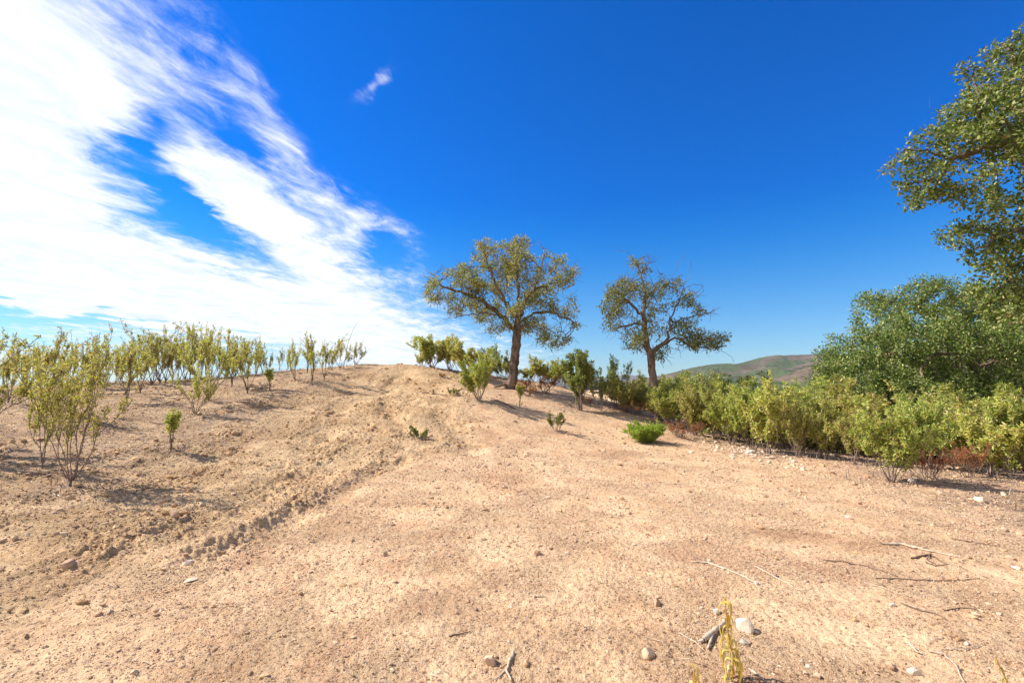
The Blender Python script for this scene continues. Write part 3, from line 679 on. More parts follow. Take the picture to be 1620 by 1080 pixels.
# far dark trees beyond the thicket
for i, (u, v, Y, rr, lab) in enumerate([(1112,608,48,26,'round dark tree far beyond the thicket, right of the leaning oak'),(1082,606,55,20,'second dark tree far beyond the thicket, left of the round one'),(1058,610,60,14,'smallest dark tree far beyond the thicket beside the leaning trunk'),(1144,618,52,14,'low dark tree far beyond the thicket, rightmost of the far ones')]):
    c = at(u, v, Y); k = Y / F * rr; zb = gz(c[0], c[1]); b = np.array([c[0], c[1], zb - .1])
    build_tree('far_tree', lab, b, [(-1, [b, b + (0.1, 0, (c[2] - zb) * .5), c])], [(c + (0, 0, .1 * k), (k, k, k * .8), 1), (c + (k * .5, 0, -.3 * k), (k * .7, k * .7, k * .5), .6), (c + (-k * .5, 0, -.2 * k), (k * .7, k * .7, k * .6), .6)],
               60 + i, .22, 420, step=.28, di=3, dk=.4, leafn=24, leafs=.2, leafmat_=M_oak, clump=.42, tip_r=.012, twig_extra=.1, group='dark trees beyond the thicket')

# ------------------------------------------------------------------ the ground sheet
col_f = np.arange(-62, 62.01, .118); col_c1 = np.arange(62.8, 297.3, 2.6)
az = np.radians(np.concatenate([col_f, col_c1])); nA = len(az)
rr = [0.35]
while rr[-1] < 42: rr.append(rr[-1] * (1.0042 if 2.0 < rr[-1] < 26 else (1.03 if rr[-1] < 2 else 1.008)))
while rr[-1] < 9000: rr.append(rr[-1] * 1.05)
rr = np.array(rr); nR = len(rr)
AZ, RR = np.meshgrid(az, rr); X = RR * np.sin(AZ); Yg = RR * np.cos(AZ)
Z = ground_h(X, Yg)
V = np.stack([X, Yg, Z], -1).reshape(-1, 3); V = np.concatenate([V, [[0, 0, gz(0, 0)]]])
i = np.arange(nR - 1)[:, None] * nA; j = np.arange(nA)[None]; j2 = (j + 1) % nA
Q = np.stack([i + j, i + nA + j, i + nA + j2, i + j2], -1).reshape(-1, 4)
TF = np.stack([np.full(nA, nR * nA), np.arange(nA), (np.arange(nA) + 1) % nA], -1)
dBk, sBk = seg_dist(V[:, 0], V[:, 1], BANK); rough = sst(-.9, 1.1, dBk * sBk + .5 * fbm(V[:, 0] * 1.1, V[:, 1] * .8, 93, 3))
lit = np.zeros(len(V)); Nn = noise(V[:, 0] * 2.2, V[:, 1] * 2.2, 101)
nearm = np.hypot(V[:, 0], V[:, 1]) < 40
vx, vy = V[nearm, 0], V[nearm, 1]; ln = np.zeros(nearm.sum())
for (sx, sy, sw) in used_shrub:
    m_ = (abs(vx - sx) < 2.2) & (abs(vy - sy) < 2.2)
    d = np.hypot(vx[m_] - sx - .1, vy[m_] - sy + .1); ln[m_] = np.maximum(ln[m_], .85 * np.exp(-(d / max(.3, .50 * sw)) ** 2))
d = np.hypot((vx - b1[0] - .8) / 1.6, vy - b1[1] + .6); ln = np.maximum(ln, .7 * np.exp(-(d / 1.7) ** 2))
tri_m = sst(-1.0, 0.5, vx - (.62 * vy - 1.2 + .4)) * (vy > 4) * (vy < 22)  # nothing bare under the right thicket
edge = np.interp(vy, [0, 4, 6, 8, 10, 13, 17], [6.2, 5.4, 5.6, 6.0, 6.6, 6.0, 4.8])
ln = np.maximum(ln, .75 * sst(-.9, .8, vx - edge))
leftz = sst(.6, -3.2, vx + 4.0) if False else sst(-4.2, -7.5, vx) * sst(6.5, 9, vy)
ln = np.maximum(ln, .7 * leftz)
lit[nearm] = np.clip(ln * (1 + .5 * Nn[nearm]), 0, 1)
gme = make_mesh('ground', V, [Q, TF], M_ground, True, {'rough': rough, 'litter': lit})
tag(obj('ground', gme), kind='structure')
print('ground verts', len(V))

# ------------------------------------------------------------------ crumbs, litter, stones
ico = [(0,0,1)] + [(math.cos(a)*.894, math.sin(a)*.894, .447) for a in np.arange(5)*2*np.pi/5] + [(math.cos(a)*.894, math.sin(a)*.894, -.447) for a in (np.arange(5)+.5)*2*np.pi/5] + [(0,0,-1)]
icoV = np.array(ico); icoF = []
for k in range(5):
    k2 = (k + 1) % 5
    icoF += [(0, 1 + k, 1 + k2), (1 + k, 6 + k, 1 + k2), (1 + k2, 6 + k, 6 + k2), (11, 6 + k2, 6 + k)]
icoF = np.array(icoF)
def scatter_stones(name, x, y, s, sink=.25, g=None, label=None):
    N = len(x); z = ground_h(x, y)
    V = np.repeat(icoV[None], N, 0) * g.uniform(.62, 1.25, (N, 12, 1))
    th = g.uniform(0, 6.28, N); sc3 = np.stack([g.uniform(.8, 1.5, N), g.uniform(.6, 1.0, N), g.uniform(.45, .85, N)], -1)
    V = V * sc3[:, None]; c, s_ = np.cos(th)[:, None], np.sin(th)[:, None]
    V = np.stack([V[..., 0] * c - V[..., 1] * s_, V[..., 0] * s_ + V[..., 1] * c, V[..., 2]], -1) * s[:, None, None]
    V += np.stack([x, y, z + s * .3 * (1 - sink)], -1)[:, None]
    F = (icoF[None] + (np.arange(N) * 12)[:, None, None]).reshape(-1, 3)
    me = make_mesh(name, V.reshape(-1, 3), F, M_stone, False, {'rnd': np.repeat(np.where(g.random(N) < .93, g.random(N) * .82, g.random(N)), 12)})
    return tag(obj(name, me), kind='stuff')
g4 = np.random.default_rng(9)
def polar(N, r0, r1, p=1.0):
    a = np.radians(g4.uniform(-55, 55, N)); r = r0 * (r1 / r0) ** (g4.random(N) ** p); return r * np.sin(a), r * np.cos(a), r
x, y, r = polar(150000, 2.0, 18)
cl = sst(-.35, .6, fbm(x * 1.3, y * 1.3, 201, 4)) ; keep = g4.random(len(x)) < .28 + .72 * cl
x, y, r = x[keep], y[keep], r[keep]
s = (.0034 + .0017 * g4.pareto(2.8, len(x)).clip(0, 8)) * np.clip(r / 3.4, .85, 2.8)
scatter_stones('gravel', x, y, s, g=g4)
# clods of the loosened soil on the left slope
x, y, r = polar(80000, 2.6, 26)
L_ = left_mask(x, y) * sst(-.35, .5, fbm(x * .9, y * .6, 21, 3)); keep = g4.random(len(x)) < L_ * .9 + .03
x, y, r = x[keep], y[keep], r[keep]
s = (.006 + .005 * g4.pareto(2.6, len(x)).clip(0, 5)) * np.clip(r / 5, .7, 2.4)
o_ = scatter_stones('soil_crumbs', x, y, s, g=g4); o_.data.materials[0] = M_clod
# pale rubble by the thicket
N = 300; uu = g4.normal(1175, 42, N); vv = 712 + (uu - 1175) * .16 + g4.normal(0, 8, N)
pts = np.array([hit(a, b) for a, b in zip(uu, vv)])
me = scatter_stones('rubble', pts[:, 0], pts[:, 1], .022 + .018 * g4.pareto(2.5, N).clip(0, 3), g=g4)
M_rub, nt, out = newmat('rubble_stone'); dd = nt.nodes.new('ShaderNodeBsdfPrincipled'); tc = nt.nodes.new('ShaderNodeTexCoord')
nt.links.new(ramp(nt, nz(nt, tc.outputs['Object'], 9, 4), [(.35, (.42, .30, .20)), (.65, (.58, .45, .33))]), dd.inputs['Base Color']); dd.inputs['Roughness'].default_value = .9; nt.links.new(dd.outputs[0], out.inputs[0])
me.data.materials[0] = M_rub

def litter(name, x, y, size, mat, g, wr=.28):
    N = len(x); z = ground_h(x, y); th = g.uniform(0, 6.28, N)
    pos = np.stack([x, y, z + g.uniform(.003, .02, N)], -1); ax = np.stack([np.cos(th), np.sin(th), g.uniform(-.12, .35, N)], -1)
    return tag(obj(name, leaf_mesh(name, pos, ax, size, wr, mat, .3, 2.5, False)), kind='stuff')
M_lit = leafmat('litter', [(0, (.10, .065, .05)), (.4, (.22, .15, .11)), (.75, (.42, .31, .22)), (1, (.66, .55, .42))], .05)
x, y, r = polar(90000, 2.3, 24, .8)
ed = np.interp(y, [0, 4, 6, 8, 10, 13, 17], [6.2, 5.4, 5.6, 6.0, 6.6, 6.0, 4.8])
pr = .8 * sst(-1.0, .8, x - ed) + .5 * sst(-4.2, -7.5, x) * sst(6.5, 9, y) * sst(-.2, .5, fbm(x * 1.2, y * 1.2, 303, 3)) + .025
for (sx, sy, sw) in used_shrub: pr = np.maximum(pr, .8 * np.exp(-(((x - sx) ** 2 + (y - sy) ** 2) / max(.1, (.5 * sw) ** 2))))
keep = g4.random(len(x)) < pr * .6; x, y, r = x[keep], y[keep], r[keep]
litter('leaf_litter', x, y, g4.uniform(.02, .055, len(x)) * np.clip(r / 7, .7, 1.8), M_lit, g4, .26)

# small broken twigs
T = Tubes(); N = 620
xs = np.concatenate([g4.uniform(.5, 7, N // 2), g4.uniform(-12, 12, N - N // 2)]); ys = np.concatenate([g4.uniform(2.4, 9, N // 2), g4.uniform(5, 20, N - N // 2)])
kk = g4.random(N) < np.maximum(.15, .9 * sst(-2.2, .8, xs - np.interp(ys, [0, 4, 6, 8, 10, 13, 17], [4.2, 4.4, 5.0, 5.6, 6.4, 6.0, 4.8])) + .5 * sst(-4.2, -7.5, xs))
for x_, y_ in zip(xs[kk], ys[kk]):
    th = g4.uniform(0, 6.28); Ln = g4.uniform(.05, .28); c_ = g4.uniform(-.5, .5); w_ = g4.uniform(.0015, .0035)
    a = np.array([x_, y_]); b_ = a + Ln * .5 * np.array([math.cos(th), math.sin(th)]); c2 = b_ + Ln * .5 * np.array([math.cos(th + c_), math.sin(th + c_)])
    P_ = np.array([a, b_, c2]); zz = ground_h(P_[:, 0], P_[:, 1]) + w_ + .004
    T.add(np.c_[P_, zz], [w_, w_ * .9, w_ * .5], 4)
tag(obj('twig_litter', T.mesh('twig_litter', M_dead)), kind='stuff')
def dry_grass(x, y, hgt, g):
    N = len(x); z = ground_h(x, y); ax = np.stack([g.normal(0, .45, N), g.normal(0, .45, N), np.ones(N)], -1)
    return tag(obj('dry_grass', leaf_mesh('dry_grass', np.stack([x, y, z - .005], -1), ax, hgt, .035, M_lit, .2, 0, True, .25)), kind='stuff')
xs, ys = [], []
for (sx, sy, sw) in used_shrub:
    k = 26; xs.append(g4.normal(sx, .33 * max(sw, .5), k)); ys.append(g4.normal(sy, .33 * max(sw, .5), k))
x, y, r = polar(9000, 3.0, 22); keep = g4.random(len(x)) < .45 * sst(-.8, .4, x - np.interp(y, [0, 4, 6, 8, 10, 13, 17], [6.2, 5.4, 5.6, 6.0, 6.6, 6.0, 4.8])) * (y > 6) + .004 * (y > 9)
xs.append(x[keep]); ys.append(y[keep]); x = np.concatenate(xs); y = np.concatenate(ys)
dry_grass(x, y, g4.uniform(.04, .16, len(x)), g4)

def big_stone(u, v, size_px, label, rnd, flat=.6, name='stone'):
    x, y = hit(u, v); Y = y; s = size_px * Y / F * .5; z = gz(x, y)
    bm_v = []; g = np.random.default_rng(int(u * 7 + v))
    import bmesh
    bm = bmesh.new(); bmesh.ops.create_icosphere(bm, subdivisions=3, radius=1)
    pl = [(nrm(g.normal(size=3)), g.uniform(.5, .85)) for _ in range(11)]
    o3 = g.uniform(0, 50, 3)
    for q in bm.verts:
        c = np.array(q.co)
        for nn, dd_ in pl:
            t = c @ nn
            if t > dd_: c = c - nn * (t - dd_) * .93
        c = c * (1 + .05 * float(noise(np.array([c[0] * 3 + o3[0]]), np.array([c[1] * 3 + c[2] * 2.2 + o3[1]]), 7)[0]))
        q.co = Vector((c[0] * s * 1.15, c[1] * s * .9, c[2] * s * flat * 1.2))
    me = bpy.data.meshes.new(name); bm.to_mesh(me); bm.free()
    a = me.attributes.new('rnd', 'FLOAT', 'POINT'); a.data.foreach_set('value', np.full(len(me.vertices), rnd, np.float32))
    me.materials.append(M_stone); o = obj(name, me); o.location = (x, y, z + s * flat * .42); o.rotation_euler = (g.uniform(-.2, .2), g.uniform(-.2, .2), g.uniform(0, 6))
    tag(o, label, 'stone', 'loose stones on the soil')
for a in [(1176,997,28,'pale angular stone just right of the tall yellow plant',.93,.8),(1178,1019,14,'small dark stone under the pale angular one',.99,.6),
 (1133,971,12,'whitish pebble left of the tall yellow plant top',.93,.8),(776,1052,22,'flat topped pale stone at the bottom beside a bent twig',.7,.8),(1026,1036,22,'broken tan stone alone in the lower middle',.65,.8),
 (1040,957,15,'small reddish brown pointed stone above the broken tan one',.15,.8),(851,878,11,'dark crumbly lump in the middle of the bare ground',.05,.9),(610,879,11,'brown wedge stone left of the middle on the bare ground',.2,.9),
 (340,1027,12,'brown oval stone in the lower left soil',.15,.6),(108,905,18,'large brown clod with dark shade on the left slope',.2,.9),(275,829,14,'upright clod on the left slope above the bank',.4,1.3),
 (297,895,16,'whitish flat stone at the foot of the soil bank',.93,.5),(302,921,20,'pale sunken slab below the bank stone',.8,.25),(213,1064,13,'tan stone near the bottom of the lower left soil',.7,.6),
 (1197,927,9,'white pebble between the two long sticks and the yellow plant',.93,.8),(1293,1072,12,'rounded tan stone at the bottom right',.6,.7),(1280,1058,10,'grey stone above the rounded tan one',.9,.6),
 (1412,960,10,'white chip in the right foreground soil',.93,.6),(1342,820,10,'white pebble beyond the straight dark stick',.93,.6),(1550,795,18,'grey stone in the litter by the right edge',.9,.6),
 (1609,903,14,'pale grey flat stone cut close to the right edge',.93,.4),(1447,1068,18,'grey rounded stone beside the curved pale twig',.88,.6),(1410,1058,14,'brown wedge shaped stone left of the curved pale twig',.3,.7),
 (1443,765,12,'grey stone in front of the rust red dry bush',.9,.6),(1188,718,14,'largest pale block on the rubble patch',.93,.6),(815,668,7,'small dark stone on the slope below the broad oak',.02,.7)]:
    big_stone(*a)

def stick(pts_px, wpx, label, mat=None, name='stick', side=None, lift=.4, cat='stick', wob=.25):
    P = [hit(u, v) for u, v in pts_px]; k = 6; out_ = []
    t = np.linspace(0, len(P) - 1, (len(P) - 1) * k + 1); P = np.array(P)
    xs = np.interp(t, np.arange(len(P)), P[:, 0]); ys = np.interp(t, np.arange(len(P)), P[:, 1])
    w = wpx * np.mean(ys) / F * .38
    xs = xs + rng.normal(size=len(xs)) * w * wob; ys = ys + rng.normal(size=len(xs)) * w * wob
    zs = ground_h(xs, ys); zs = .5 * zs + .5 * np.polyval(np.polyfit(t, zs, 1), t); zs = zs + w * lift + .004
    T = Tubes(); T.add(np.stack([xs, ys, zs], -1), w * np.interp(t, [0, .5, len(P) - 1], [.75, 1, .45]), 7, .12)
    e = obj(name, T.mesh(name, mat or M_dead)); tag(e, label, cat, 'sticks and roots lying on the soil')
    for sp_px in (side or []):
        Q = np.array([hit(u, v) for u, v in sp_px]); zz = ground_h(Q[:, 0], Q[:, 1]) + w * .8
        T2_ = Tubes(); T2_.add(np.c_[Q, zz], np.linspace(w * .6, w * .3, len(Q)), 5, .1); obj('twig', T2_.mesh('twig', mat or M_dead), e)
stick([(1094,891),(1120,893),(1150,903),(1180,916),(1198,928)], 4.5, 'long pale stick lying in the right foreground, thick end to the left')
stick([(1194,898),(1230,918),(1262,936),(1297,947)], 3.0, 'thin pale stick lying right of the long thick one', side=[[(1262,936),(1278,938),(1288,934)]])
stick([(1303,886),(1335,890),(1370,896),(1420,912)], 3.0, 'straight dark stick lying beyond the thin pale one', M_deadd)
stick([(1395,860),(1430,862),(1460,870),(1520,884)], 6, 'flat bleached root lying in the right middle distance', side=[[(1430,862),(1445,868),(1470,868)]])
stick([(1442,885),(1472,879),(1500,894)], 5, 'bent black twig with an elbow below the bleached root', M_deadd, side=[[(1465,892),(1480,898),(1498,896)], [(1472,879),(1466,888),(1480,894)]])
stick([(1112,1018),(1128,1004),(1142,994),(1148,984)], 12, 'gnarled grey piece of driftwood behind the tall yellow plant', side=[[(1128,1004),(1124,1020),(1120,1030)], [(1112,1018),(1106,1020)]], lift=.7)
stick([(812,1034),(806,1050),(802,1066),(808,1080)], 7, 'thick weathered twig at the bottom beside the pale flat topped stone', side=[[(802,1062),(790,1075),(780,1078)]])
stick([(710,1010),(726,1006),(744,1002)], 3.6, 'short straight dark twig on the bare ground left of the bottom stones', M_deadd)
stick([(838,942),(850,943),(862,944)], 4, 'short pale twig in the middle of the pebbly ground')
stick([(1470,1035),(1495,1040),(1512,1055),(1524,1080)], 5, 'curved pale twig at the bottom right')
stick([(1440,1026),(1452,1036),(1462,1038)], 5, 'short thick pale twig left of the curved one')
stick([(1385,916),(1440,918),(1500,921),(1552,918)], 2.6, 'wavy dark root lying across the right foreground', M_deadd)
stick([(1430,962),(1450,968),(1480,976),(1500,984)], 2.8, 'thin dark stick low in the right foreground', M_deadd)
stick([(1505,854),(1535,858),(1575,866)], 2.6, 'thin brown stick near the right edge beyond the bleached root', M_deadd)
stick([(1495,970),(1520,966),(1548,968)], 2.6, 'short dark root near the thin low stick', M_deadd)
stick([(1185,1062),(1200,1072),(1215,1084)], 4.5, 'pale twig right of the foot of the tall yellow plant')
stick([(668,624),(690,625),(708,627)], 3, 'dark stick lying across the top of the slope', M_deadd)
stick([(780,633),(800,640),(814,648)], 5, 'black broken root below the broad oak', M_deadd)
stick([(236,668),(250,672),(262,672)], 2.4, 'dark twig on the left slope beside the sapling', M_deadd)
# long bare wand on the crest
p0 = at(543, 580, 21); T = Tubes(); zz = gz(p0[0], p0[1])
T.add([(p0[0], p0[1], zz - .05), tuple(at(550, 545, 21)), tuple(at(558, 522, 21)), tuple(at(568, 506, 21))], [.012, .009, .006, .004], 5)
tag(obj('bare_wand', T.mesh('bare_wand', M_twig)), 'long bare leafless wand rising above the last crest shrubs', 'dead stem')

# fallen roots of the broad oak
T = Tubes(); q0 = b1 + (-.25, -.2, .1)
T.add([q0 + (.15, .1, .15), q0 + (-.1, -.1, .08), q0 + (-.3, -.3, .02)], [.06, .05, .03], 8, .1)
tag(obj('root', T.mesh('root', M_deadd)), 'black charred root at the foot of the broad oak', 'root')

# yellow plants in the foreground
def yellow_plant(pts_px, Yp, label, n, leaf, name='yellow_plant', mat=None, seed=3):
    g = np.random.default_rng(seed)
    foot = at(*pts_px[0], Yp); z0 = gz(foot[0], foot[1])
    P = [at(u, v, Yp) for u, v in pts_px]
    e = bpy.data.objects.new(name, None); C.objects.link(e); b = np.array([P[0][0], P[0][1], z0]); e.location = b
    tag(e, label, 'plant')
    P = [np.array([P[0][0], P[0][1], z0 - .02])] + P
    T = Tubes(); t = np.linspace(0, len(P) - 1, 16); PP = np.stack([np.interp(t, np.arange(len(P)), np.array(P)[:, k]) for k in range(3)], 1) - b
    T.add(PP, np.linspace(.005, .002, 16), 6); obj('stem', T.mesh('stem', M_yst), e)
    LV = []; LF = []; nV = 0
    for k in range(n):
        tt = (k + .5) / n; a = PP[min(int(tt * 15), 14)] + (PP[min(int(tt * 15) + 1, 15)] - PP[min(int(tt * 15), 14)]) * (tt * 15 % 1)
        th = k * 2.4 + g.uniform(-.4, .4); o = np.array([math.cos(th), math.sin(th), 0]); Ln = leaf * g.uniform(.6, 1.15) * (1.15 - .5 * tt); w = Ln * .058
        sd = np.array([-o[1], o[0], 0]); m_ = 9; ss = np.linspace(0, 1, m_)
        curl = g.uniform(.35, .9)
        cx = a + o * (Ln * .42 * np.sin(ss * 2.3))[:, None] * curl + np.array([0, 0, 1]) * (Ln * (.5 * ss - 1.35 * ss ** 2.1))[:, None] + sd * (Ln * .08 * np.sin(ss * 5 + th))[:, None]
        ww = (w * np.sin(np.clip(ss * .93 + .07, 0, 1) * np.pi) ** .6)[:, None]
        tw = g.uniform(-1, 1); sdr = sd * math.cos(tw) + np.array([0, 0, 1]) * math.sin(tw)
        V_ = np.stack([cx - sdr * ww, cx + o * ww * .5, cx + sdr * ww], 1).reshape(-1, 3)
        i_ = np.arange(m_ - 1)[:, None] * 3; q = np.concatenate([i_ + np.array([[0, 1, 4, 3]]), i_ + np.array([[1, 2, 5, 4]])]) + nV
        me = None; LV.append(V_); LF.append(q); nV += len(V_)
    Vn = np.concatenate(LV); obj('foliage', make_mesh('foliage', Vn, np.concatenate(LF), mat or M_straw, True, {'rnd': np.repeat(g.random(n), 27)}), e)
M_yst = barkmat('yellow_stem', (.42, .20, .03), (.60, .34, .06), 40, .001)
yellow_plant([(1160,1100),(1158,1040),(1152,1000),(1146,944)], 2.62, 'tall dry yellow plant with curled drooping leaves in the lower right foreground', 46, .20, seed=3)
yellow_plant([(1102,1105),(1099,1075),(1097,1045)], 2.55, 'short dry yellow plant tip left of the tall one at the bottom', 16, .15, seed=4)
yellow_plant([(1602,1125),(1592,1075),(1575,1040)], 2.3, 'green and red seedling tip in the bottom right corner', 10, .11, name='seedling', mat=M_rockg, seed=5)

# ------------------------------------------------------------------ hills
def hills(name, prof, Yd, depth, label, mat, seed, nx=520, ny=150, rise=.22, rough_=1.0):
    us = np.linspace(prof[0][0], prof[-1][0], nx); vs = np.interp(us, [p[0] for p in prof], [p[1] for p in prof])
    k = np.hanning(15); k /= k.sum(); vs = np.convolve(np.pad(vs, 7, mode='edge'), k, 'valid')
    crest = np.array([at(u, v, Yd) for u, v in zip(us, vs)])
    w = np.linspace(-1, .6, ny)
    Xh = crest[None, :, 0] * (1 + .0 * w[:, None]); Yh = Yd + w[:, None] * depth + 0 * Xh
    s = depth
    rid = 1 - abs(fbm(Xh / (s * .34) + .5 * noise(Xh / (s * .5), Yh / (s * .5), seed + 9), Yh / (s * .5), seed, 6, .52))
    prof_w = np.where(w < 0, (1 + w) ** 1.25, 1 - (w / .6) ** 2 * .8)[:, None]
    H = crest[None, :, 2] + 24
    Zh = -26 + H * prof_w + rough_ * H.mean() * (.62 * (rid - .72)) * np.clip(1 - abs(w[:, None]) * 0, 0, 1) * (np.clip(-w[:, None], 0, 1) ** .6 * (1 + w[:, None]).clip(0, 1) ** .5 * 1.6)
    Zh = Zh + rough_ * .9 * fbm(Xh / 22, Yh / 22, seed + 30, 3)
    V = np.stack([Xh, Yh, Zh], -1).reshape(-1, 3); i = np.arange(ny - 1)[:, None] * nx; j = np.arange(nx - 1)[None]
    Q = np.stack([i + j, i + j + 1, i + nx + j + 1, i + nx + j], -1).reshape(-1, 4)
    return tag(obj(name, make_mesh(name, V, Q, mat, True)), kind='structure')
def hillmat(name, soil1, soil2, green, gscale, bias, spots=1.0):
    m, nt, out = newmat(name); tc = nt.nodes.new('ShaderNodeTexCoord'); P = tc.outputs['Object']
    a = nz(nt, P, gscale, 7, .62, .6); f = nz(nt, P, gscale * 4.5, 6, .7)
    c = ramp(nt, f, [(.35, soil1), (.65, soil2)])
    g_ = mapr(nt, a, bias, bias + .10)
    c = mixc(nt, mth(nt, 'MULTIPLY', g_, .85), c, green)
    vo = nt.nodes.new('ShaderNodeTexVoronoi'); vo.inputs['Scale'].default_value = .085; nt.links.new(P, vo.inputs['Vector'])
    dots = mth(nt, 'MULTIPLY', mapr(nt, vo.outputs['Distance'], .42, .25), mapr(nt, nz(nt, P, gscale * 2.2, 4), .42, .56))
    c = mixc(nt, mth(nt, 'MULTIPLY', dots, .75 * spots), c, (green[0] * .55, green[1] * .55, green[2] * .5))
    d = nt.nodes.new('ShaderNodeBsdfPrincipled'); nt.links.new(c, d.inputs['Base Color']); d.inputs['Roughness'].default_value = 1; d.inputs['Specular IOR Level'].default_value = 0
    nt.links.new(d.outputs[0], out.inputs[0]); return m
M_hill = hillmat('hill_scrub', (.085, .062, .047), (.14, .108, .084), (.055, .078, .035), .0042, .44)
M_hill2 = hillmat('hill_far', (.10, .075, .06), (.14, .10, .08), (.04, .05, .03), .0015, .46, .3)
hills('hills', [(930,606),(985,602),(1015,598),(1045,594),(1075,588),(1110,578),(1135,574),(1165,575),(1190,571),(1215,564),(1228,560),(1242,561),(1290,559),(1340,561),(1400,552),(1480,548),(1560,556),(1640,562),(1760,575),(1900,590)], 1500, 900, '', M_hill, 3, 900, 260)
hills('hills', [(1040,606),(1100,605),(1150,602),(1190,601),(1225,600),(1262,590),(1300,575),(1360,570),(1450,572),(1600,585),(1700,600)], 900, 330, '', hillmat('hill_near', (.10, .072, .05), (.16, .12, .085), (.04, .068, .02), .006, .44), 14, 500, 140)
hills('hills', [(820,606),(880,602),(925,600),(950,598),(975,594),(992,592),(1010,595),(1040,598),(1080,600),(1150,604)], 6500, 2500, '', M_hill2, 8, 300, 80)

# ------------------------------------------------------------------ haze
HAZE = True
if HAZE:
    x0, x1, y0, y1, zb, zt = -3500, 9500, -2500, 10400, -60, 180
    V = [(x, y, z) for z in (zb, zt) for (x, y) in ((x0, y0), (x1, y0), (x1, y1), (x0, y1))]
    Q = np.array([(0, 3, 2, 1), (4, 5, 6, 7), (0, 1, 5, 4), (1, 2, 6, 5), (2, 3, 7, 6), (3, 0, 4, 7)])
    m, nt, out = newmat('haze'); pv = nt.nodes.new('ShaderNodeVolumePrincipled'); pv.inputs['Color'].default_value = (.72, .84, 1, 1); pv.inputs['Density'].default_value = .00005; pv.inputs['Anisotropy'].default_value = 0
    nt.links.new(pv.outputs[0], out.inputs['Volume']); tag(obj('haze', make_mesh('haze', V, Q, m)), kind='stuff')

# ------------------------------------------------------------------ sun and sky
SUN_EL, SUN_AZ = 42.0, -77.0     # azimuth from +Y towards +X
sd = Vector((math.sin(R(SUN_AZ)) * math.cos(R(SUN_EL)), math.cos(R(SUN_AZ)) * math.cos(R(SUN_EL)), math.sin(R(SUN_EL))))
sl = bpy.data.lights.new('sun', 'SUN'); sl.energy = 4.6; sl.angle = R(.53); sl.color = (1, .95, .86)
so = bpy.data.objects.new('sun', sl); C.objects.link(so); so.rotation_euler = sd.to_track_quat('Z', 'Y').to_euler()
W = bpy.data.worlds.new("World"); sc.world = W; W.use_nodes = True; nt = W.node_tree; nt.nodes.clear()
out = nt.nodes.new('ShaderNodeOutputWorld'); bg = nt.nodes.new('ShaderNodeBackground'); nt.links.new(bg.outputs[0], out.inputs[0])
bg.inputs[1].default_value = .067
sky = nt.nodes.new('ShaderNodeTexSky'); sky.sky_type = 'NISHITA'; sky.sun_disc = False; sky.sun_elevation = R(SUN_EL); sky.sun_rotation = R(SUN_AZ)
sky.air_density = 1.0; sky.dust_density = .3; sky.ozone_density = 3.0
hs = nt.nodes.new('ShaderNodeHueSaturation'); hs.inputs['Saturation'].default_value = 1.5; nt.links.new(sky.outputs[0], hs.inputs['Color'])

skyc = hs.outputs[0]
tc = nt.nodes.new('ShaderNodeTexCoord'); sx = nt.nodes.new('ShaderNodeSeparateXYZ'); nt.links.new(tc.outputs['Generated'], sx.inputs[0])
dx, dy, dz = sx.outputs
AZn = mth(nt, 'ARCTAN2', dx, dy); ELn = mth(nt, 'ARCSINE', dz)
nt.links.new(mapr(nt, ELn, 0, .5, 1.1, 1.6), hs.inputs['Saturation'])
skyc = mixc(nt, 1.0, hs.outputs[0], mixc(nt, mapr(nt, ELn, .0, .45), (.60, .84, 1.10), (.0, .92, 1.42)), 'MULTIPLY')
# coordinates on a high flat cloud layer, turned so that x runs along the wind streaks
inv = mth(nt, 'DIVIDE', 1.0, mth(nt, 'ADD', mth(nt, 'MAXIMUM', dz, 0.0), .07))
px = mth(nt, 'MULTIPLY', dx, inv); py = mth(nt, 'MULTIPLY', dy, inv)
ca, sa = math.cos(R(14)), math.sin(R(14))
al = mth(nt, 'ADD', mth(nt, 'MULTIPLY', px, sa), mth(nt, 'MULTIPLY', py, ca)); ac = mth(nt, 'SUBTRACT', mth(nt, 'MULTIPLY', px, ca), mth(nt, 'MULTIPLY', py, sa))
def cvec(a, b, c=0):
    n_ = nt.nodes.new('ShaderNodeCombineXYZ')
    nt.links.new(mth(nt, 'MULTIPLY', al, a), n_.inputs[0]); nt.links.new(mth(nt, 'MULTIPLY', ac, b), n_.inputs[1]); n_.inputs[2].default_value = c
    return n_.outputs[0]
streak = nz(nt, cvec(.9, 2.4), 1.5, 11, .62, .9); puff = nz(nt, cvec(1.3, 1.9, 3), 2.6, 12, .66, 1.0); wisp = nz(nt, cvec(2.2, 6.0, 7), 2.4, 9, .66, 1.3)
def azel(u, v):
    d = ray(u, v); return math.atan2(d[0], d[1]), math.asin(d[2] / np.linalg.norm(d))
w1 = nz(nt, cvec(1, 1.6, 11), 2.2, 5, .6)
w2 = nz(nt, cvec(1, 1.6, 21), 2.2, 5, .6)
AW = mth(nt, 'ADD', AZn, mth(nt, 'MULTIPLY', mth(nt, 'SUBTRACT', w1, .5), .16)); EW = mth(nt, 'ADD', ELn, mth(nt, 'MULTIPLY', mth(nt, 'SUBTRACT', w2, .5), .12))
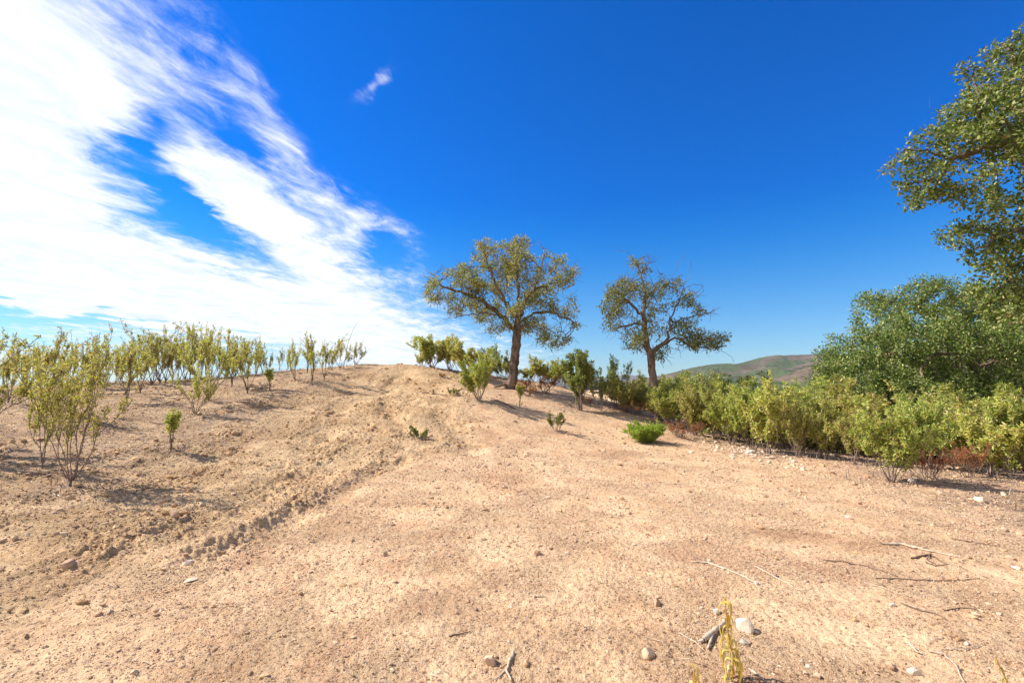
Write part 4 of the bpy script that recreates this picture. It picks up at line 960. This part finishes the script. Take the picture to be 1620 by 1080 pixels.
def blob(u, v, ru, rv, rot, amp, p=2.0):
    a0, e0 = azel(u, v); a1, e1 = azel(u + 4, v); a2, e2 = azel(u, v - 4)
    ka = (a1 - a0) / 4; ke = (e2 - e0) / 4
    A_ = mth(nt, 'DIVIDE', mth(nt, 'SUBTRACT', AW, a0), ka); B_ = mth(nt, 'DIVIDE', mth(nt, 'SUBTRACT', EW, e0), ke)
    c, s = math.cos(R(rot)), math.sin(R(rot))
    x_ = mth(nt, 'DIVIDE', mth(nt, 'ADD', mth(nt, 'MULTIPLY', A_, c), mth(nt, 'MULTIPLY', B_, s)), ru)
    y_ = mth(nt, 'DIVIDE', mth(nt, 'SUBTRACT', mth(nt, 'MULTIPLY', B_, c), mth(nt, 'MULTIPLY', A_, s)), rv)
    q = mth(nt, 'ADD', mth(nt, 'MULTIPLY', x_, x_), mth(nt, 'MULTIPLY', y_, y_))
    if p != 2.0: q = mth(nt, 'POWER', q, p / 2)
    return mth(nt, 'MULTIPLY', mth(nt, 'EXPONENT', mth(nt, 'MULTIPLY', q, -1)), amp)
blobs = [  # u, v, ru, rv, rot (deg, counter-clockwise), amplitude
 (0,150,200,260,0,1.3,4),(60,400,400,115,-14,1.2,4),(330,465,330,62,-9,1.0,3),(570,515,170,60,-6,.85,2),(510,335,125,52,-26,.72,2),(600,350,60,22,-20,.3,2),(450,400,130,40,-22,.45,2),(290,268,150,22,-32,.7,2),(400,330,100,30,-30,.5,2),(60,560,330,50,0,.35,2),(190,285,80,40,-20,.7,2),(560,440,100,34,-10,.4,2),(250,100,130,40,-38,.3,2),(160,140,90,70,0,.6,2),(340,265,190,34,-36,.60,2),
 (420,180,150,30,-48,.55,2),(250,60,170,70,-35,.40,2),(600,146,50,12,38,.45,2),(680,560,120,34,0,.55,2),(640,395,30,30,40,.5,2),(210,505,230,12,-5,.5,2),(60,575,300,22,0,.55,2),(600,570,150,20,0,.5,2),(420,330,120,26,-32,.5,2),
 (225,205,50,36,0,-.6,2),(250,250,60,24,0,.35,2),(380,222,45,30,0,-.35,2),(300,325,60,19,-22,-.95,2),(610,398,52,22,0,-.7,2),(60,502,220,13,-3,-.75,2),(300,530,220,9,-5,-.4,2),(210,238,40,30,0,-.4,2),(130,545,130,10,0,-.4,2),(850,575,70,30,0,.35,2)]
M_ = None
for b in blobs:
    q = blob(*b); M_ = q if M_ is None else mth(nt, 'ADD', M_, q)
M_ = mth(nt, 'MINIMUM', M_, 1.32)
nn = mth(nt, 'ADD', mth(nt, 'MULTIPLY', mth(nt, 'SUBTRACT', streak, .5), .85), mth(nt, 'ADD', mth(nt, 'MULTIPLY', mth(nt, 'SUBTRACT', puff, .5), 1.35), mth(nt, 'MULTIPLY', mth(nt, 'SUBTRACT', wisp, .5), .9)))
den = mth(nt, 'ADD', M_, mth(nt, 'MULTIPLY', nn, mth(nt, 'MULTIPLY', mapr(nt, M_, 0, .35), mapr(nt, M_, .75, 1.3, 1, .35))))
den = mapr(nt, den, .06, 1.30)
lowm = mapr(nt, ELn, -.02, .02)
# unseen bright cloud cover added behind the camera as fill, lifts foreground shadows
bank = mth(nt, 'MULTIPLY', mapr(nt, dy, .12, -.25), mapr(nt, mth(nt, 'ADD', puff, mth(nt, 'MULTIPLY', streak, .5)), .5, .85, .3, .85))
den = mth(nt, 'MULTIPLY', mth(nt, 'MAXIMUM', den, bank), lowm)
thick = mapr(nt, mth(nt, 'ADD', puff, mth(nt, 'MULTIPLY', streak, .6)), .5, 1.1)
ccol = mixc(nt, thick, (6.2, 7.0, 7.9), (9.0, 9.0, 9.0))
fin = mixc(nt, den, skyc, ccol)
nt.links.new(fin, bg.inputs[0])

sc.view_settings.view_transform = 'Standard'; sc.view_settings.look = 'None'; sc.view_settings.exposure = 1.0; sc.view_settings.gamma = 1
sc.cycles.max_bounces = 6; sc.cycles.volume_bounces = 0; sc.cycles.transparent_max_bounces = 8
